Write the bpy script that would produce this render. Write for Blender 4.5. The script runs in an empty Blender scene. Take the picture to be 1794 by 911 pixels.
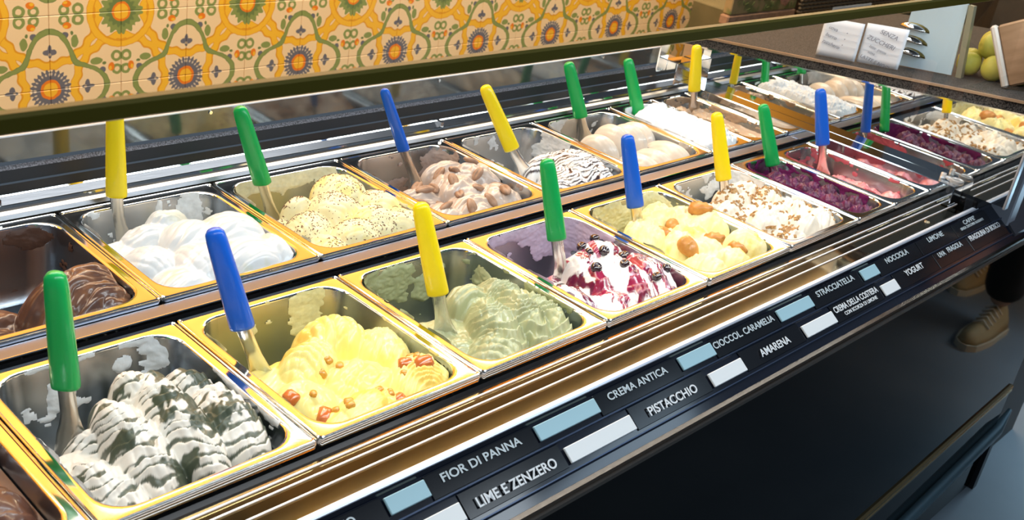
import bpy, math, random
import numpy as np
from mathutils import Vector, Matrix
S = bpy.context.scene
COL = S.collection

# ------------------------------------------------------------------ camera
cam_d = bpy.data.cameras.new('camera'); cam = bpy.data.objects.new('camera', cam_d); COL.objects.link(cam)
CR = [[0.688187, -0.709191, 0.153125], [0.21678, 0.4024, 0.889427], [-0.692391, -0.578898, 0.430664]]
CC = np.array([-0.63299, -0.75285, 0.71288])
FPX = 1913.8
m = Matrix([[CR[0][0], CR[1][0], CR[2][0], CC[0]], [CR[0][1], CR[1][1], CR[2][1], CC[1]], [CR[0][2], CR[1][2], CR[2][2], CC[2]], [0, 0, 0, 1]])
cam.matrix_world = m
cam_d.sensor_width = 36; cam_d.lens = FPX / 1794 * 36; cam_d.clip_start = .02
cam_d.dof.use_dof = True; cam_d.dof.focus_distance = 1.55; cam_d.dof.aperture_fstop = 12
S.camera = cam
# ------------------------------------------------------------------ world, exposure
w = bpy.data.worlds.new('world'); S.world = w; w.use_nodes = True
w.node_tree.nodes['Background'].inputs[0].default_value = (.62, .78, 1, 1)
w.node_tree.nodes['Background'].inputs[1].default_value = .12
S.view_settings.view_transform = 'Standard'; S.view_settings.look = 'None'
S.view_settings.gamma = 1; S.view_settings.use_curve_mapping = False
S.view_settings.exposure = 0.2
# ------------------------------------------------------------------ lights
def area(name, loc, tgt, sx, sy, power, col):
    l = bpy.data.lights.new(name, 'AREA'); l.shape = 'RECTANGLE'; l.size = sx; l.size_y = sy; l.energy = power; l.color = col
    o = bpy.data.objects.new(name, l); COL.objects.link(o); o.location = loc
    d = Vector(tgt) - Vector(loc); o.rotation_euler = d.to_track_quat('-Z', 'Y').to_euler(); return o
area('case_strip_light', (.55, -.035, .405), (.55, .28, 0), 2.3, .025, 4.6, (.82, .93, 1))
area('back_fill_light', (.5, 1.0, 2.0), (.5, .3, 0), 2.6, .35, 24, (.9, .96, 1))  # added unseen lamp behind the pans, shades the gelato ribs for contrast
area('wall_washer_light', (2.2, 1.45, 1.75), (2.2, 2.0, .15), 7, .15, 165, (1, .80, .54))
area('ceiling_light_customer', (2.8, -1.6, 1.9), (2.6, -.8, -.95), 1.0, .5, 5, (.62, .82, 1))
area('rail_fill_light', (.9, -1.3, 1.5), (.8, -.1, 0), 1.8, .3, 9, (.78, .9, 1))  # added unseen lamp on the customer side, brightens the label rail
area('floor_glow_light', (3.25, -.32, -.42), (2.45, -.24, -.93), .5, .12, 5, (.50, .78, 1))

# ------------------------------------------------------------------ material helpers
def mat(name, col=(.8, .8, .8), rough=.5, metal=0, spec=.5, coat=0, trans=0, emis=None, sss=0, noise=None, bump=None, vcol=False, aniso=0, ior=1.45):
    """noise=(scale, colour2, contrast, (sx,sy,sz)); bump=(scale, strength, dist, (sx,sy,sz))"""
    M = bpy.data.materials.new(name); M.use_nodes = True; nt = M.node_tree; N = nt.nodes; L = nt.links
    b = N['Principled BSDF']
    I = b.inputs
    I['Base Color'].default_value = (*col, 1); I['Roughness'].default_value = rough; I['Metallic'].default_value = metal
    I['Specular IOR Level'].default_value = spec; I['Coat Weight'].default_value = coat; I['Coat Roughness'].default_value = .08
    I['Transmission Weight'].default_value = trans; I['IOR'].default_value = ior
    if sss: I['Subsurface Weight'].default_value = sss; I['Subsurface Radius'].default_value = (.012, .008, .005)
    if emis: I['Emission Color'].default_value = (*emis[0], 1); I['Emission Strength'].default_value = emis[1]
    tc = N.new('ShaderNodeTexCoord')
    def nz(sc, st, det=4):
        mp = N.new('ShaderNodeMapping'); mp.inputs['Scale'].default_value = st
        L.new(tc.outputs['Object'], mp.inputs[0])
        t = N.new('ShaderNodeTexNoise'); t.inputs['Scale'].default_value = sc; t.inputs['Detail'].default_value = det
        L.new(mp.outputs[0], t.inputs['Vector']); return t.outputs['Fac']
    src = None
    if vcol:
        a = N.new('ShaderNodeVertexColor'); a.layer_name = 'col'; src = a.outputs['Color']; L.new(src, I['Base Color'])
    if noise:
        f = nz(noise[0], noise[3] if len(noise) > 3 else (1, 1, 1))
        r = N.new('ShaderNodeMapRange'); c = noise[2]; r.inputs['From Min'].default_value = .5 - c; r.inputs['From Max'].default_value = .5 + c
        L.new(f, r.inputs['Value'])
        mx = N.new('ShaderNodeMix'); mx.data_type = 'RGBA'; L.new(r.outputs[0], mx.inputs[0])
        if src: L.new(src, mx.inputs[6])
        else: mx.inputs[6].default_value = (*col, 1)
        mx.inputs[7].default_value = (*noise[1], 1); L.new(mx.outputs[2], I['Base Color'])
    if bump:
        f = nz(bump[0], bump[3] if len(bump) > 3 else (1, 1, 1))
        bp = N.new('ShaderNodeBump'); bp.inputs['Strength'].default_value = bump[1]; bp.inputs['Distance'].default_value = bump[2]
        L.new(f, bp.inputs['Height']); L.new(bp.outputs[0], I['Normal'])
    return M
def tag(o, label=None, cat=None, group=None, kind=None):
    if label: o['label'] = label
    if cat: o['category'] = cat
    if group: o['group'] = group
    if kind: o['kind'] = kind
    return o
def empty(name, loc, rot=(0, 0, 0)):
    o = bpy.data.objects.new(name, None); COL.objects.link(o); o.location = loc; o.rotation_euler = rot; o.empty_display_size = .02; return o
def mk(name, V, F, M, parent=None, smooth=False, loc=(0, 0, 0), rot=(0, 0, 0), col=None):
    me = bpy.data.meshes.new(name); me.from_pydata([tuple(map(float, v)) for v in V], [], [tuple(map(int, f)) for f in F]); me.update()
    if smooth: me.polygons.foreach_set('use_smooth', [True] * len(me.polygons))
    if col is not None:
        a = me.color_attributes.new('col', 'FLOAT_COLOR', 'POINT'); c = np.ones((len(V), 4), np.float32); c[:, :3] = col; a.data.foreach_set('color', c.ravel())
    if isinstance(M, (list, tuple)):
        for q in M: me.materials.append(q)
    elif M: me.materials.append(M)
    o = bpy.data.objects.new(name, me); COL.objects.link(o); o.location = loc; o.rotation_euler = rot
    if parent: o.parent = parent
    return o
class MB:
    def __init__(s): s.V = []; s.F = []
    def add(s, V, F):
        k = len(s.V); s.V += [tuple(v) for v in V]; s.F += [tuple(i + k for i in f) for f in F]; return s
    def box(s, a, b, bev=0):
        (x0, y0, z0), (x1, y1, z1) = a, b
        if bev <= 0:
            return s.add([(x0, y0, z0), (x1, y0, z0), (x1, y1, z0), (x0, y1, z0), (x0, y0, z1), (x1, y0, z1), (x1, y1, z1), (x0, y1, z1)],
                  [(0, 3, 2, 1), (4, 5, 6, 7), (0, 1, 5, 4), (1, 2, 6, 5), (2, 3, 7, 6), (3, 0, 4, 7)])
        e = bev; rings = []
        for z, i in ((z0, e), (z0 + e, 0), (z1 - e, 0), (z1, e)):
            X0, X1, Y0, Y1 = x0 + i, x1 - i, y0 + i, y1 - i; c = e if not i else e * .5
            rings.append([(X0 + c, Y0, z), (X1 - c, Y0, z), (X1, Y0 + c, z), (X1, Y1 - c, z), (X1 - c, Y1, z), (X0 + c, Y1, z), (X0, Y1 - c, z), (X0, Y0 + c, z)])
        return s.loft(rings, True, True)
    def loft(s, rings, cap0=False, cap1=False, closed=True):
        n = len(rings[0]); V = [v for r in rings for v in r]; F = []
        for j in range(len(rings) - 1):
            for i in range(n if closed else n - 1):
                F.append((j * n + i, j * n + (i + 1) % n, (j + 1) * n + (i + 1) % n, (j + 1) * n + i))
        if cap0: F.append(tuple(range(n))[::-1])
        if cap1: F.append(tuple(range((len(rings) - 1) * n, len(rings) * n)))
        return s.add(V, F)
    def tube(s, pts, r, n=10, caps=True):
        pts = [Vector(p) for p in pts]; rings = []
        rr = r if isinstance(r, (list, tuple)) else [r] * len(pts); ref = None
        for i, p in enumerate(pts):
            d = (pts[min(i + 1, len(pts) - 1)] - pts[max(i - 1, 0)]).normalized()
            if ref is None: ref = Vector((0, 0, 1)) if abs(d.z) < .9 else Vector((1, 0, 0))
            u = d.cross(ref).normalized(); v = u.cross(d).normalized(); ref = v
            rings.append([tuple(p + rr[i] * (math.cos(2 * math.pi * k / n) * u + math.sin(2 * math.pi * k / n) * v)) for k in range(n)])
        return s.loft(rings, caps, caps)
    def build(s, name, M, parent=None, smooth=False, **k): return mk(name, s.V, s.F, M, parent, smooth, **k)
def shade(o, ang=35):
    me = o.data; me.polygons.foreach_set('use_smooth', [True] * len(me.polygons))
    try: me.set_sharp_from_angle(angle=math.radians(ang))
    except Exception: pass
    return o
rnd = random.Random(4)
# numpy value noise
_T = np.random.RandomState(7).rand(256, 256)
def vn(x, y, s=0):
    x = np.asarray(x, float) + s * 17.31; y = np.asarray(y, float) + s * 9.77
    xi = np.floor(x).astype(int); yi = np.floor(y).astype(int); fx = x - xi; fy = y - yi
    fx = fx * fx * (3 - 2 * fx); fy = fy * fy * (3 - 2 * fy)
    g = lambda a, b: _T[a & 255, b & 255]
    return (g(xi, yi) * (1 - fx) + g(xi + 1, yi) * fx) * (1 - fy) + (g(xi, yi + 1) * (1 - fx) + g(xi + 1, yi + 1) * fx) * fy
def fbm(x, y, s=0, o=4):
    r = 0; a = .5
    for i in range(o): r = r + a * vn(x * 2 ** i, y * 2 ** i, s + i * 3); a *= .5
    return r / (1 - .5 ** o)

# ------------------------------------------------------------------ materials
STEEL = mat('brushed_steel', (.74, .73, .70), .085, 1, bump=(60, .02, .0006, (1, 1, 8)))
CHROME = mat('polished_steel', (.80, .80, .79), .08, 1)
MIRROR = mat('mirror_steel', (.70, .70, .68), .015, 1)
MIRROR2 = mat('rear_mirror', (.13, .14, .14), .10, .75)
DULL = mat('dull_steel', (.26, .26, .27), .3, 1, bump=(30, .1, .001, (1, 8, 8)))
BLACKP = mat('black_plastic', (.012, .012, .014), .35)
GLOSSBLK = mat('gloss_black', (.006, .006, .007), .12, 0, .5)
INNER = mat('pan_inner_steel', (.44, .47, .50), .27, 1, noise=(7, (.30, .33, .37), .25), bump=(25, .12, .002, (1, 1, 4)))
SMOKE = mat('smoked_glass_ledge', (.34, .24, .10), .05, 1)
GASKET = mat('speckled_gasket', (.16, .15, .15), .4, .6, noise=(400, (.5, .47, .5), .12))
WHITEEDGE = mat('pale_edge_trim', (.75, .82, .95), .25, .3)
GRANITE = mat('granite', (.008, .008, .009), .6, noise=(420, (.07, .068, .065), .10), spec=.08)
BRASS = mat('brass_trim', (.42, .30, .14), .25, 1)
BRONZE = mat('bronze_trim', (.26, .21, .17), .25, 1)
OLIVE = mat('olive_enamel_rail', (.095, .080, .004), .45, 0, .3)
# ------------------------------------------------------------------ setting
def math_pattern():
    M = bpy.data.materials.new('majolica_tile'); M.use_nodes = True; nt = M.node_tree; N = nt.nodes; L = nt.links
    class E:
        def __init__(s, v): s.v = v
        def __add__(a, b): return op('ADD', a, b)
        def __radd__(a, b): return op('ADD', a, b)
        def __sub__(a, b): return op('SUBTRACT', a, b)
        def __rsub__(a, b): return op('SUBTRACT', b, a)
        def __mul__(a, b): return op('MULTIPLY', a, b)
        def __rmul__(a, b): return op('MULTIPLY', a, b)
        def __truediv__(a, b): return op('DIVIDE', a, b)
    def op(k, *a):
        n = N.new('ShaderNodeMath'); n.operation = k
        for i, x in enumerate(a):
            if isinstance(x, E): L.new(x.v, n.inputs[i])
            else: n.inputs[i].default_value = x
        return E(n.outputs[0])
    g = N.new('ShaderNodeNewGeometry'); sx = N.new('ShaderNodeSeparateXYZ'); L.new(g.outputs['Position'], sx.inputs[0])
    nz = N.new('ShaderNodeTexNoise'); nz.inputs['Scale'].default_value = 60; L.new(g.outputs['Position'], nz.inputs['Vector'])
    wob = (E(nz.outputs['Fac']) - .5) * .010
    X = E(sx.outputs[0]) - TILEX; Z = E(sx.outputs[2]) - TILEZ
    fx = op('PINGPONG', X, .2); fz = op('PINGPONG', Z, .2)
    a = op('MAXIMUM', fx, fz) + wob * .5; b = op('MINIMUM', fx, fz) + wob * .5
    hyp = lambda p, q: op('SQRT', p * p + q * q)
    lt = lambda x, t: op('MULTIPLY', op('GREATER_THAN', t, x) if not isinstance(t, E) else op('LESS_THAN', x, t), 1)
    def band(d, r, wd): return op('LESS_THAN', op('ABSOLUTE', d - r), wd)
    def disc(cx, cy, rx, ry): 
        return op('LESS_THAN', hyp((a - cx) / rx, (b - cy) / ry), 1.0)
    r = hyp(a, b); th = op('ARCTAN2', b, a)
    r2 = hyp(a - .2, b); th2 = op('ARCTAN2', b, a - .2)
    r3 = hyp(a - .2, b - .2); th3 = op('ARCTAN2', b - .2, a - .2)
    cur = [None]
    def layer(mask, col):
        mx = N.new('ShaderNodeMix'); mx.data_type = 'RGBA'; L.new(mask.v, mx.inputs[0])
        if cur[0] is None: mx.inputs[6].default_value = (.93, .66, .37, 1)
        else: L.new(cur[0], mx.inputs[6])
        mx.inputs[7].default_value = (*col, 1); cur[0] = mx.outputs[2]
    YEL = (.95, .50, .035); ORA = (.86, .22, .02); GRN = (.27, .31, .09); DGR = (.17, .22, .07); BLU = (.16, .15, .17)
    # yellow rings with darker outline
    jag = op('SINE', th2 * 18) * .0035
    layer(band(r2 + jag, .131, .0125), (.80, .33, .02)); layer(band(r2 + jag, .1325, .009), YEL)
    layer(band(r3, .088, .0105), (.80, .33, .02)); layer(band(r3, .089, .0075), YEL)
    # rosette
    layer(op('LESS_THAN', r3 + op('SINE', th3 * 16) * .006, .058), GRN); layer(op('LESS_THAN', r3 + op('SINE', th3 * 16 + 1.5) * .004, .040), DGR)
    layer(op('LESS_THAN', r3, .027), ORA); layer(op('LESS_THAN', r3, .021), YEL)
    # green stem band
    c = op('COSINE', th * 2); rr = .1 + c * c * .058
    # scrolls and leaves
    layer(band(hyp(a - .186, b - .078), .012, .0042), GRN); layer(band(hyp(a - .187, b - .040), .011, .004), GRN)
    layer(disc(.128, .068, .017, .010), GRN); layer(disc(.150, .060, .006, .004), DGR)
    layer(disc(.171, .048, .009, .012), ORA); layer(disc(.168, .044, .004, .006), YEL)
    layer(disc(.146, .042, .009, .009), BLU); layer(disc(.138, .036, .005, .004), BLU)
    layer(band(r, rr, .0085), DGR); layer(band(r, rr, .0065), GRN)
    layer(disc(.104, 0, .018, .006), BLU); layer(disc(.102, .004, .008, .015), BLU); layer(disc(.096, .0, .004, .004), (.6, .45, .3))
    # gear
    sc = op('SINE', th * 26) * .004
    layer(op('LESS_THAN', r + sc, .053), BLU); layer(op('LESS_THAN', op('ABSOLUTE', r - .043), op('SINE', th * 26) * .0045), (.72, .56, .40))
    layer(op('LESS_THAN', r, .0275), ORA); layer(op('LESS_THAN', r, .0195), YEL)
    big = N.new('ShaderNodeTexNoise'); big.inputs['Scale'].default_value = 9; L.new(g.outputs['Position'], big.inputs['Vector'])
    mx = N.new('ShaderNodeMix'); mx.data_type = 'RGBA'; mx.blend_type = 'MULTIPLY'; L.new((E(big.outputs['Fac']) * .5).v, mx.inputs[0]); L.new(cur[0], mx.inputs[6]); mx.inputs[7].default_value = (.9, .8, .7, 1)
    L.new(mx.outputs[2], N['Principled BSDF'].inputs['Base Color'])
    N['Principled BSDF'].inputs['Roughness'].default_value = .3
    return M
TILEX, TILEZ, WALLY = .633, -.324, 1.985
TILE = math_pattern()
GROUT = mat('grout', (.55, .44, .32), .9)
wallb = MB().box((-3, WALLY + .004, -.95), (8.2, WALLY + .12, 3.4)).build('wall_back', GROUT); tag(wallb, kind='structure')
tv = MB().box((.0006, -.004, .0006), (.1994, .004, .1994), .0012)
tme = None
rest = MB()
for i in range(-14, 38):
    for k in range(-3, 4):
        x0 = TILEX + i * .2; z0 = TILEZ + k * .2
        if x0 < -2.3 or x0 > 3.62: continue
        if -2 <= k <= 2 and -.3 < x0 < 3.62:
            if tme is None:
                o = tv.build('tile', TILE, wallb, loc=(x0, WALLY, z0)); tme = o.data
            else:
                o = bpy.data.objects.new('tile', tme); COL.objects.link(o); o.parent = wallb; o.location = (x0, WALLY, z0)
        else:
            rest.box((x0 + .0006, WALLY - .004, z0 + .0006), (x0 + .1994, WALLY + .004, z0 + .1994))
r_ = rest.build('wall_tiles_far', TILE, wallb); r_['kind'] = 'stuff'
OCH = mat('ochre_paint', (.80, .33, .03), .6, noise=(1.2, (.70, .30, .03), .3))
up_ = MB().box((-3, WALLY - .006, .482), (8.2, WALLY + .004, 1.80)).build('trim_2', OCH); tag(up_, kind='structure')
up_ = MB().box((-3, WALLY - .006, 1.90), (8.2, WALLY + .004, 3.4)).build('trim_3', mat('brown_ochre_paint', (.70, .31, .012), .6, noise=(1.6, (.12, .06, .015), .08))); tag(up_, kind='structure')
lamp = MB().box((-1.2, WALLY - .05, 1.815), (5.5, WALLY - .006, 1.875), .004).build('wall_lamp', mat('lamp_diffuser', (.9, .9, .9), .5, emis=((.93, .97, 1), 6.0))); tag(lamp, 'long white linear lamp on the wall above the tiles', 'lamp')
floor = MB().box((-4, -4, -.97), (7, 3, -.93)).build('floor', mat('floor_resin', (.17, .20, .23), .5, noise=(3, (.13, .16, .19), .2), bump=(150, .1, .001))); tag(floor, kind='structure')
pill = MB().box((3.72, 1.85, -.93), (8.2, WALLY, .24)).build('trim_1', mat('dark_wood_post', (.12, .07, .03), .5, noise=(8, (.2, .12, .05), .2, (1, 1, .1)))); tag(pill, kind='structure')
wr = MB().box((7, -4, -.95), (7.1, 3, 2)).build('wall_right', mat('brown_wall', (.06, .05, .04), .7, noise=(5, (.10, .08, .06), .2))); tag(wr, kind='structure')

# ------------------------------------------------------------------ display case body
case = empty('display_case', (0.5, .3, -.93)); tag(case, 'black gelato display case with steel deck, smoked ledge and brass trims', 'display case')
def cpart(name, mb, M, sm=False, label=None):
    o = mb.build(name, M); o.parent = case; o.matrix_parent_inverse = Matrix.Translation((-.5, -.3, .93))
    if sm: shade(o)
    if label: o['label'] = label
    return o
X0, X1 = -1.0, 1.76
def prof(pts, x0, x1):
    b = MB(); b.loft([[(x0, y, z) for y, z in pts], [(x1, y, z) for y, z in pts]], closed=False); return b
cpart('divider_bar', MB().box((X0, .314, -.03), (1.561, .343, -.002), .002), mat('bluish_bar', (.17, .20, .28), .28, 1, bump=(30, .1, .001, (1, 8, 8))), True, 'steel divider bar between the two rows')
cpart('divider_lip', MB().box((X0, .3125, -.006), (1.561, .3155, .0005), .001), CHROME, True)
cpart('well', MB().box((X0, .297, -.16), (1.561, .314, -.06)).box((X0, 0, -.2), (1.62, .70, -.15)), BLACKP)
cpart('front_channel', MB().loft([[(x, -.001, -.04), (x, -.001, -.016), (x, -.006, -.019), (x, -.010, -.022), (x, -.010, -.04)] for x in (X0, 1.60)], closed=False), GLOSSBLK)
# apron: three thin bright fillets on a smoked polished ledge
cpart('smoked_ledge', MB().box((X0, -.0735, -.03), (1.62, -.006, -.0205)), SMOKE, label='polished smoked ledge mirroring the tiled wall')
for i, y in enumerate((-.0145, -.0275, -.0475)):
    cpart('chrome_fillet', MB().box((X0, y - .0013, -.0205), (1.60, y + .0011, -.0185), .0004), WHITEEDGE)
cpart('pale_edge', MB().box((X0, -.0835, -.035), (1.63, -.0735, -.0185), .002), WHITEEDGE, True)
def lz(y): return -.025 + .7 * (y + .085)
cpart('label_rail', MB().loft([[(x, y, z) for y, z in ((-.0835, -.022), (-.0855, lz(-.0855) - .003), (-.150, lz(-.150) - .003), (-.156, lz(-.156) - .003), (-.156, -.12), (-.0835, -.12))] for x in (X0, X1)], True, True), mat('blue_black_rail', (.008, .011, .022), .1, 0, .8))
cpart('row_fillet', MB().loft([[(x, y, z) for y, z in ((-.1125, lz(-.1125) - .003), (-.1125, lz(-.1125) + .0005), (-.1140, lz(-.114) + .0005), (-.1140, lz(-.114) - .003))] for x in (X0, 1.70)], True, True), mat('blue_fillet', (.05, .07, .12), .2, .5))
cpart('row_fillet', MB().loft([[(x, y, z) for y, z in ((-.1455, lz(-.1455) - .003), (-.1455, lz(-.1455) + .001), (-.1468, lz(-.1468) + .001), (-.1468, lz(-.1468) - .003))] for x in (X0, 1.70)], True, True), mat('blue_fillet', (.05, .07, .12), .2, .5))
cpart('bronze_edge', MB().loft([[(x, y, z) for y, z in ((-.156, -.078), (-.1625, -.079), (-.1635, -.083), (-.160, -.0845), (-.1605, -.087), (-.165, -.089), (-.165, -.095), (-.156, -.097))] for x in (X0, X1)], True, True), BRONZE)
cpart('front_panel', MB().box((X0, -.160, -.92), (2.17, -.13, -.096)), mat('black_lacquer', (.0012, .0015, .0013), .025, 0, .11), label='glossy black front panel')
zs = lambda x: -.644 + .065 * (x - 1.583)
cpart('brass_strip', MB().loft([[(x, y, z + zs(x)) for y, z in ((-.16, .010), (-.166, .009), (-.167, .004), (-.164, .002), (-.164, -.001), (-.167, -.003), (-.167, -.009), (-.16, -.011))] for x in (X0, 2.155)], True, True), BRASS, label='thin brass strip along the front panel')
kz = lambda x: -.789 + .11 * (x - 1.686)
cpart('kick_bar', MB().tube([(X0, -.168, kz(X0)), (2.16, -.168, kz(2.16) - .005), (2.255, -.160, kz(2.255) + .01)], [.016, .016, .006], 12), mat('dark_blue_bar', (.10, .17, .21), .3, .6), True, 'dark tubular kick bar')
cpart('kick_bar_support', MB().box((2.15, -.172, -.93), (2.175, -.155, kz(2.16))), BLACKP)
cpart('side_body', MB().box((1.63, -.13, -.93), (2.17, .1, -.15)), mat('side_black', (.006, .008, .01), .4))
cpart('end_cap', MB().loft([[(x, y, z) for y, z in ((-.0835, -.012), (-.150, lz(-.150) + .002), (-.156, -.12), (-.0835, -.12))] for x in (1.705, 2.17)], True, True), mat('end_cap_grey', (.06, .065, .08), .3))
# rear ledges
rp = [(.640, -.02), (.640, .004), (.643, .010), (.650, .0125), (.652, .010), (.657, .013), (.658, .0165), (.661, .0165), (.662, .0145), (.678, .0215), (.679, .0235), (.681, .0235), (.6815, .0225), (.684, .036), (.6865, .038), (.6875, .036), (.693, .0535), (.6985, .0585), (.702, .0625)]
rm = {0: STEEL, 1: DULL, 2: DULL, 3: BLACKP, 4: BLACKP, 5: CHROME, 6: CHROME, 7: BLACKP, 8: DULL, 9: CHROME, 10: CHROME, 11: BLACKP, 12: BLACKP, 13: CHROME, 14: BLACKP, 15: BLACKP, 16: GASKET, 17: CHROME}
mats = [STEEL, CHROME, BLACKP, DULL, GASKET]; b = prof(rp, X0, 1.615); o = cpart('rear_ledge', b, None, label='stepped steel and black ledge behind the back row')
for q in mats: o.data.materials.append(q)
for i, p in enumerate(o.data.polygons): p.material_index = mats.index(rm[i])
for x in (-.06, .36, .78, 1.2): cpart('ledge_clip', MB().box((x, .660, .015), (x + .007, .679, .026), .001), CHROME)
cpart('rear_mirror', MB().box((X0, .702, .060), (1.50, .706, .100)), MIRROR2, label='low mirror strip behind the back row')
cpart('rear_mirror_edge', MB().box((X0, .7005, .0995), (1.50, .7065, .1015)), WHITEEDGE)
cpart('rear_body', MB().box((X0, .703, -.93), (1.62, .80, .060)), DULL)
for x in (-.2, .3, .8, 1.3): cpart('mirror_screw', MB().tube([(x, .7, .094), (x, .7025, .094)], .003, 10), CHROME)
# rear corner bracket by the end mirror
cpart('corner_bracket', MB().box((1.50, .690, .02), (1.54, .712, .11), .002).box((1.54, .66, .0), (1.61, .70, .07), .002), CHROME)
# end ledge and mirror
cpart('end_ledge', MB().box((1.5615, -.045, -.02), (1.613, .66, .024), .0015), mat('blue_steel_ledge', (.62, .68, .74), .07, 1), label='polished steel ledge at the end of the case')
# sloped end panel mirror: z top follows slab
sl = lambda y: .184 - .117 * y
def slab(x0, x1, y0, y1, zo0, zo1):
    return MB().loft([[(x, y0, sl(y0) + zo0), (x, y1, sl(y1) + zo0), (x, y1, sl(y1) + zo1), (x, y0, sl(y0) + zo1)] for x in (x0, x1)], True, True)
b = MB().loft([[(x, -.135, .004), (x, .70, .004), (x, .70, sl(.70)), (x, -.135, sl(-.135))] for x in (1.613, 1.620)], True, True)
cpart('end_mirror', b, MIRROR, label='mirror-finish end panel reflecting the tubs')
cpart('end_mirror_edge', MB().box((1.606, -.139, .002), (1.624, -.134, sl(-.135)), .001), mat('grey_edge', (.45, .48, .52), .3, .4))
cpart('end_cap_top', MB().box((1.6135, -.0830, -.06), (1.76, .12, -.004), .003), GLOSSBLK)
cpart('end_post', MB().box((1.70, -.13, -.06), (1.74, -.02, sl(-.1)), .003), mat('pale_panel', (.35, .38, .44), .4))
# front upper rail and clear glass
def tframe(): pass
cpart('upper_rail', MB().loft([[(x, y, z) for y, z in ((-.052, .4195), (-.049, .4175), (-.041, .4175), (-.038, .420), (-.038, .429), (-.041, .4325), (-.049, .4325), (-.052, .430))] for x in (X0, 2.2)], True, True), OLIVE, True, 'olive-brown rail along the top of the front glass')
G = bpy.data.materials.new('clear_glass'); G.use_nodes = True; nt = G.node_tree; nt.nodes.clear()
oo = nt.nodes.new('ShaderNodeOutputMaterial'); tr = nt.nodes.new('ShaderNodeBsdfTransparent'); gl = nt.nodes.new('ShaderNodeBsdfGlossy'); mxx = nt.nodes.new('ShaderNodeMixShader'); fr = nt.nodes.new('ShaderNodeFresnel')
gl.inputs['Roughness'].default_value = .01; tr.inputs[0].default_value = (.985, .99, .988, 1); fr.inputs[0].default_value = 1.3
nt.links.new(fr.outputs[0], mxx.inputs[0]); nt.links.new(tr.outputs[0], mxx.inputs[1]); nt.links.new(gl.outputs[0], mxx.inputs[2]); nt.links.new(mxx.outputs[0], oo.inputs[0])
cpart('front_glass', MB().add([(X0, -.0785, -.0185), (1.60, -.0785, -.0185), (1.60, -.045, .417), (X0, -.045, .417)], [(0, 1, 2, 3)]), G, label='clear front glass pane')

# ------------------------------------------------------------------ pans
INS, CRAD, DP = .0165, .036, .118
def rr_loop(w, d, ins, z, r, n=7):
    pts = []
    for cx, cy, a0 in ((w - ins - r, ins + r, -90), (w - ins - r, d - ins - r, 0), (ins + r, d - ins - r, 90), (ins + r, ins + r, 180)):
        for i in range(n):
            a = math.radians(a0 + 90 * i / (n - 1)); pts.append((cx + r * math.cos(a), cy + r * math.sin(a), z))
    return pts
def pan_mesh(w, d, M):
    g = .0006
    L = [(g + .0015, -.013, .006), (g, -.0115, .006), (g, -.003, .006), (g + .0008, -.0008, .0055), (g + .0022, 0, .005), (g + .0036, -.0008, .005), (g + .0042, -.0021, .005), (g + .0052, -.0022, .006), (INS - .0050, -.0022, CRAD), (INS - .0030, -.0022, CRAD), (INS - .0016, -.0026, CRAD), (INS - .0005, -.0036, CRAD), (INS, -.005, CRAD), (INS + .003, -.05, CRAD), (INS + .0055, -.092, CRAD), (INS + .009, -.106, CRAD), (INS + .016, -.115, CRAD - .004), (INS + .027, -DP, CRAD - .01)]
    b = MB(); b.loft([rr_loop(w, d, i, z, r) for i, z, r in L], False, True)
    return b
FRY, BKY, BKZ = 0.0, .345, .0046
W1, WN, DD = .25, .1555, .298
DB = .290
# ---- residue on walls
def wallpt(w, d, s, z):
    ins = INS + .065 * (-z) + .0008; r = CRAD - .002
    Ls = d - 2 * ins - 2 * r; Lb = w - 2 * ins - 2 * r; A = r * math.pi / 2; tot = 2 * Ls + Lb + 2 * A; s = s * tot
    if s < Ls: return (ins, ins + r + s), (1, 0)
    s -= Ls
    if s < A:
        a = s / r; return (ins + r - r * math.cos(a), d - ins - r + r * math.sin(a)), (math.cos(a), -math.sin(a))
    s -= A
    if s < Lb: return (ins + r + s, d - ins), (0, -1)
    s -= Lb
    if s < A:
        a = s / r; return (w - ins - r + r * math.sin(a), d - ins - r + r * math.cos(a)), (-math.sin(a), -math.cos(a))
    s -= A
    return (w - ins, d - ins - r - s), (-1, 0)
def residue(pan, w, d, M, seed, bias, patches, amp=.0042, rim=.0, ns=250, nt_=60, fs=26, label=None, depth=.098):
    s = np.linspace(0, 1, ns); t = np.linspace(.001, depth, nt_)
    SS, TT = np.meshgrid(s, t, indexing='ij')
    n = fbm(SS * fs, TT * 60, seed, 5)
    th = (n - .5) * 1.6 + bias + rim * np.exp(-((TT - .004) / .007) ** 2) * (fbm(SS * 14, TT * 0, seed + 3, 2) * 2 - .5)
    for (s0, t0, rs, rt, st) in patches:
        th = np.maximum(th, (n - .5) * 1.5 + st * np.exp(-(((SS - s0) / rs) ** 2 + ((TT - t0) / rt) ** 2) ** 1.4) - .35)
    fine = fbm(SS * fs * 5, TT * 300, seed + 9, 3)
    h = np.clip(th, -1, .55) * amp * (.4 + 1.2 * fine)
    V = []; 
    for i in range(ns):
        for j in range(nt_):
            p, nn = wallpt(w, d, s[i], -t[j]); hh = max(h[i, j] * (1 if h[i, j] > 0 else 3), -.0035)
            V.append((p[0] + nn[0] * hh, p[1] + nn[1] * hh, -t[j]))
    F = []; on = h > 0
    for i in range(ns - 1):
        for j in range(nt_ - 1):
            if on[i, j] or on[i + 1, j] or on[i, j + 1] or on[i + 1, j + 1]:
                F.append((i * nt_ + j, i * nt_ + j + 1, (i + 1) * nt_ + j + 1, (i + 1) * nt_ + j))
    if F:
        used = sorted({k for f in F for k in f}); mp = {k: i for i, k in enumerate(used)}
        o = mk('residue', [V[k] for k in used], [tuple(mp[k] for k in f) for f in F], M, pan, True)
        if label: o['label'] = label
        o['kind'] = 'stuff'
        return o
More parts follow.
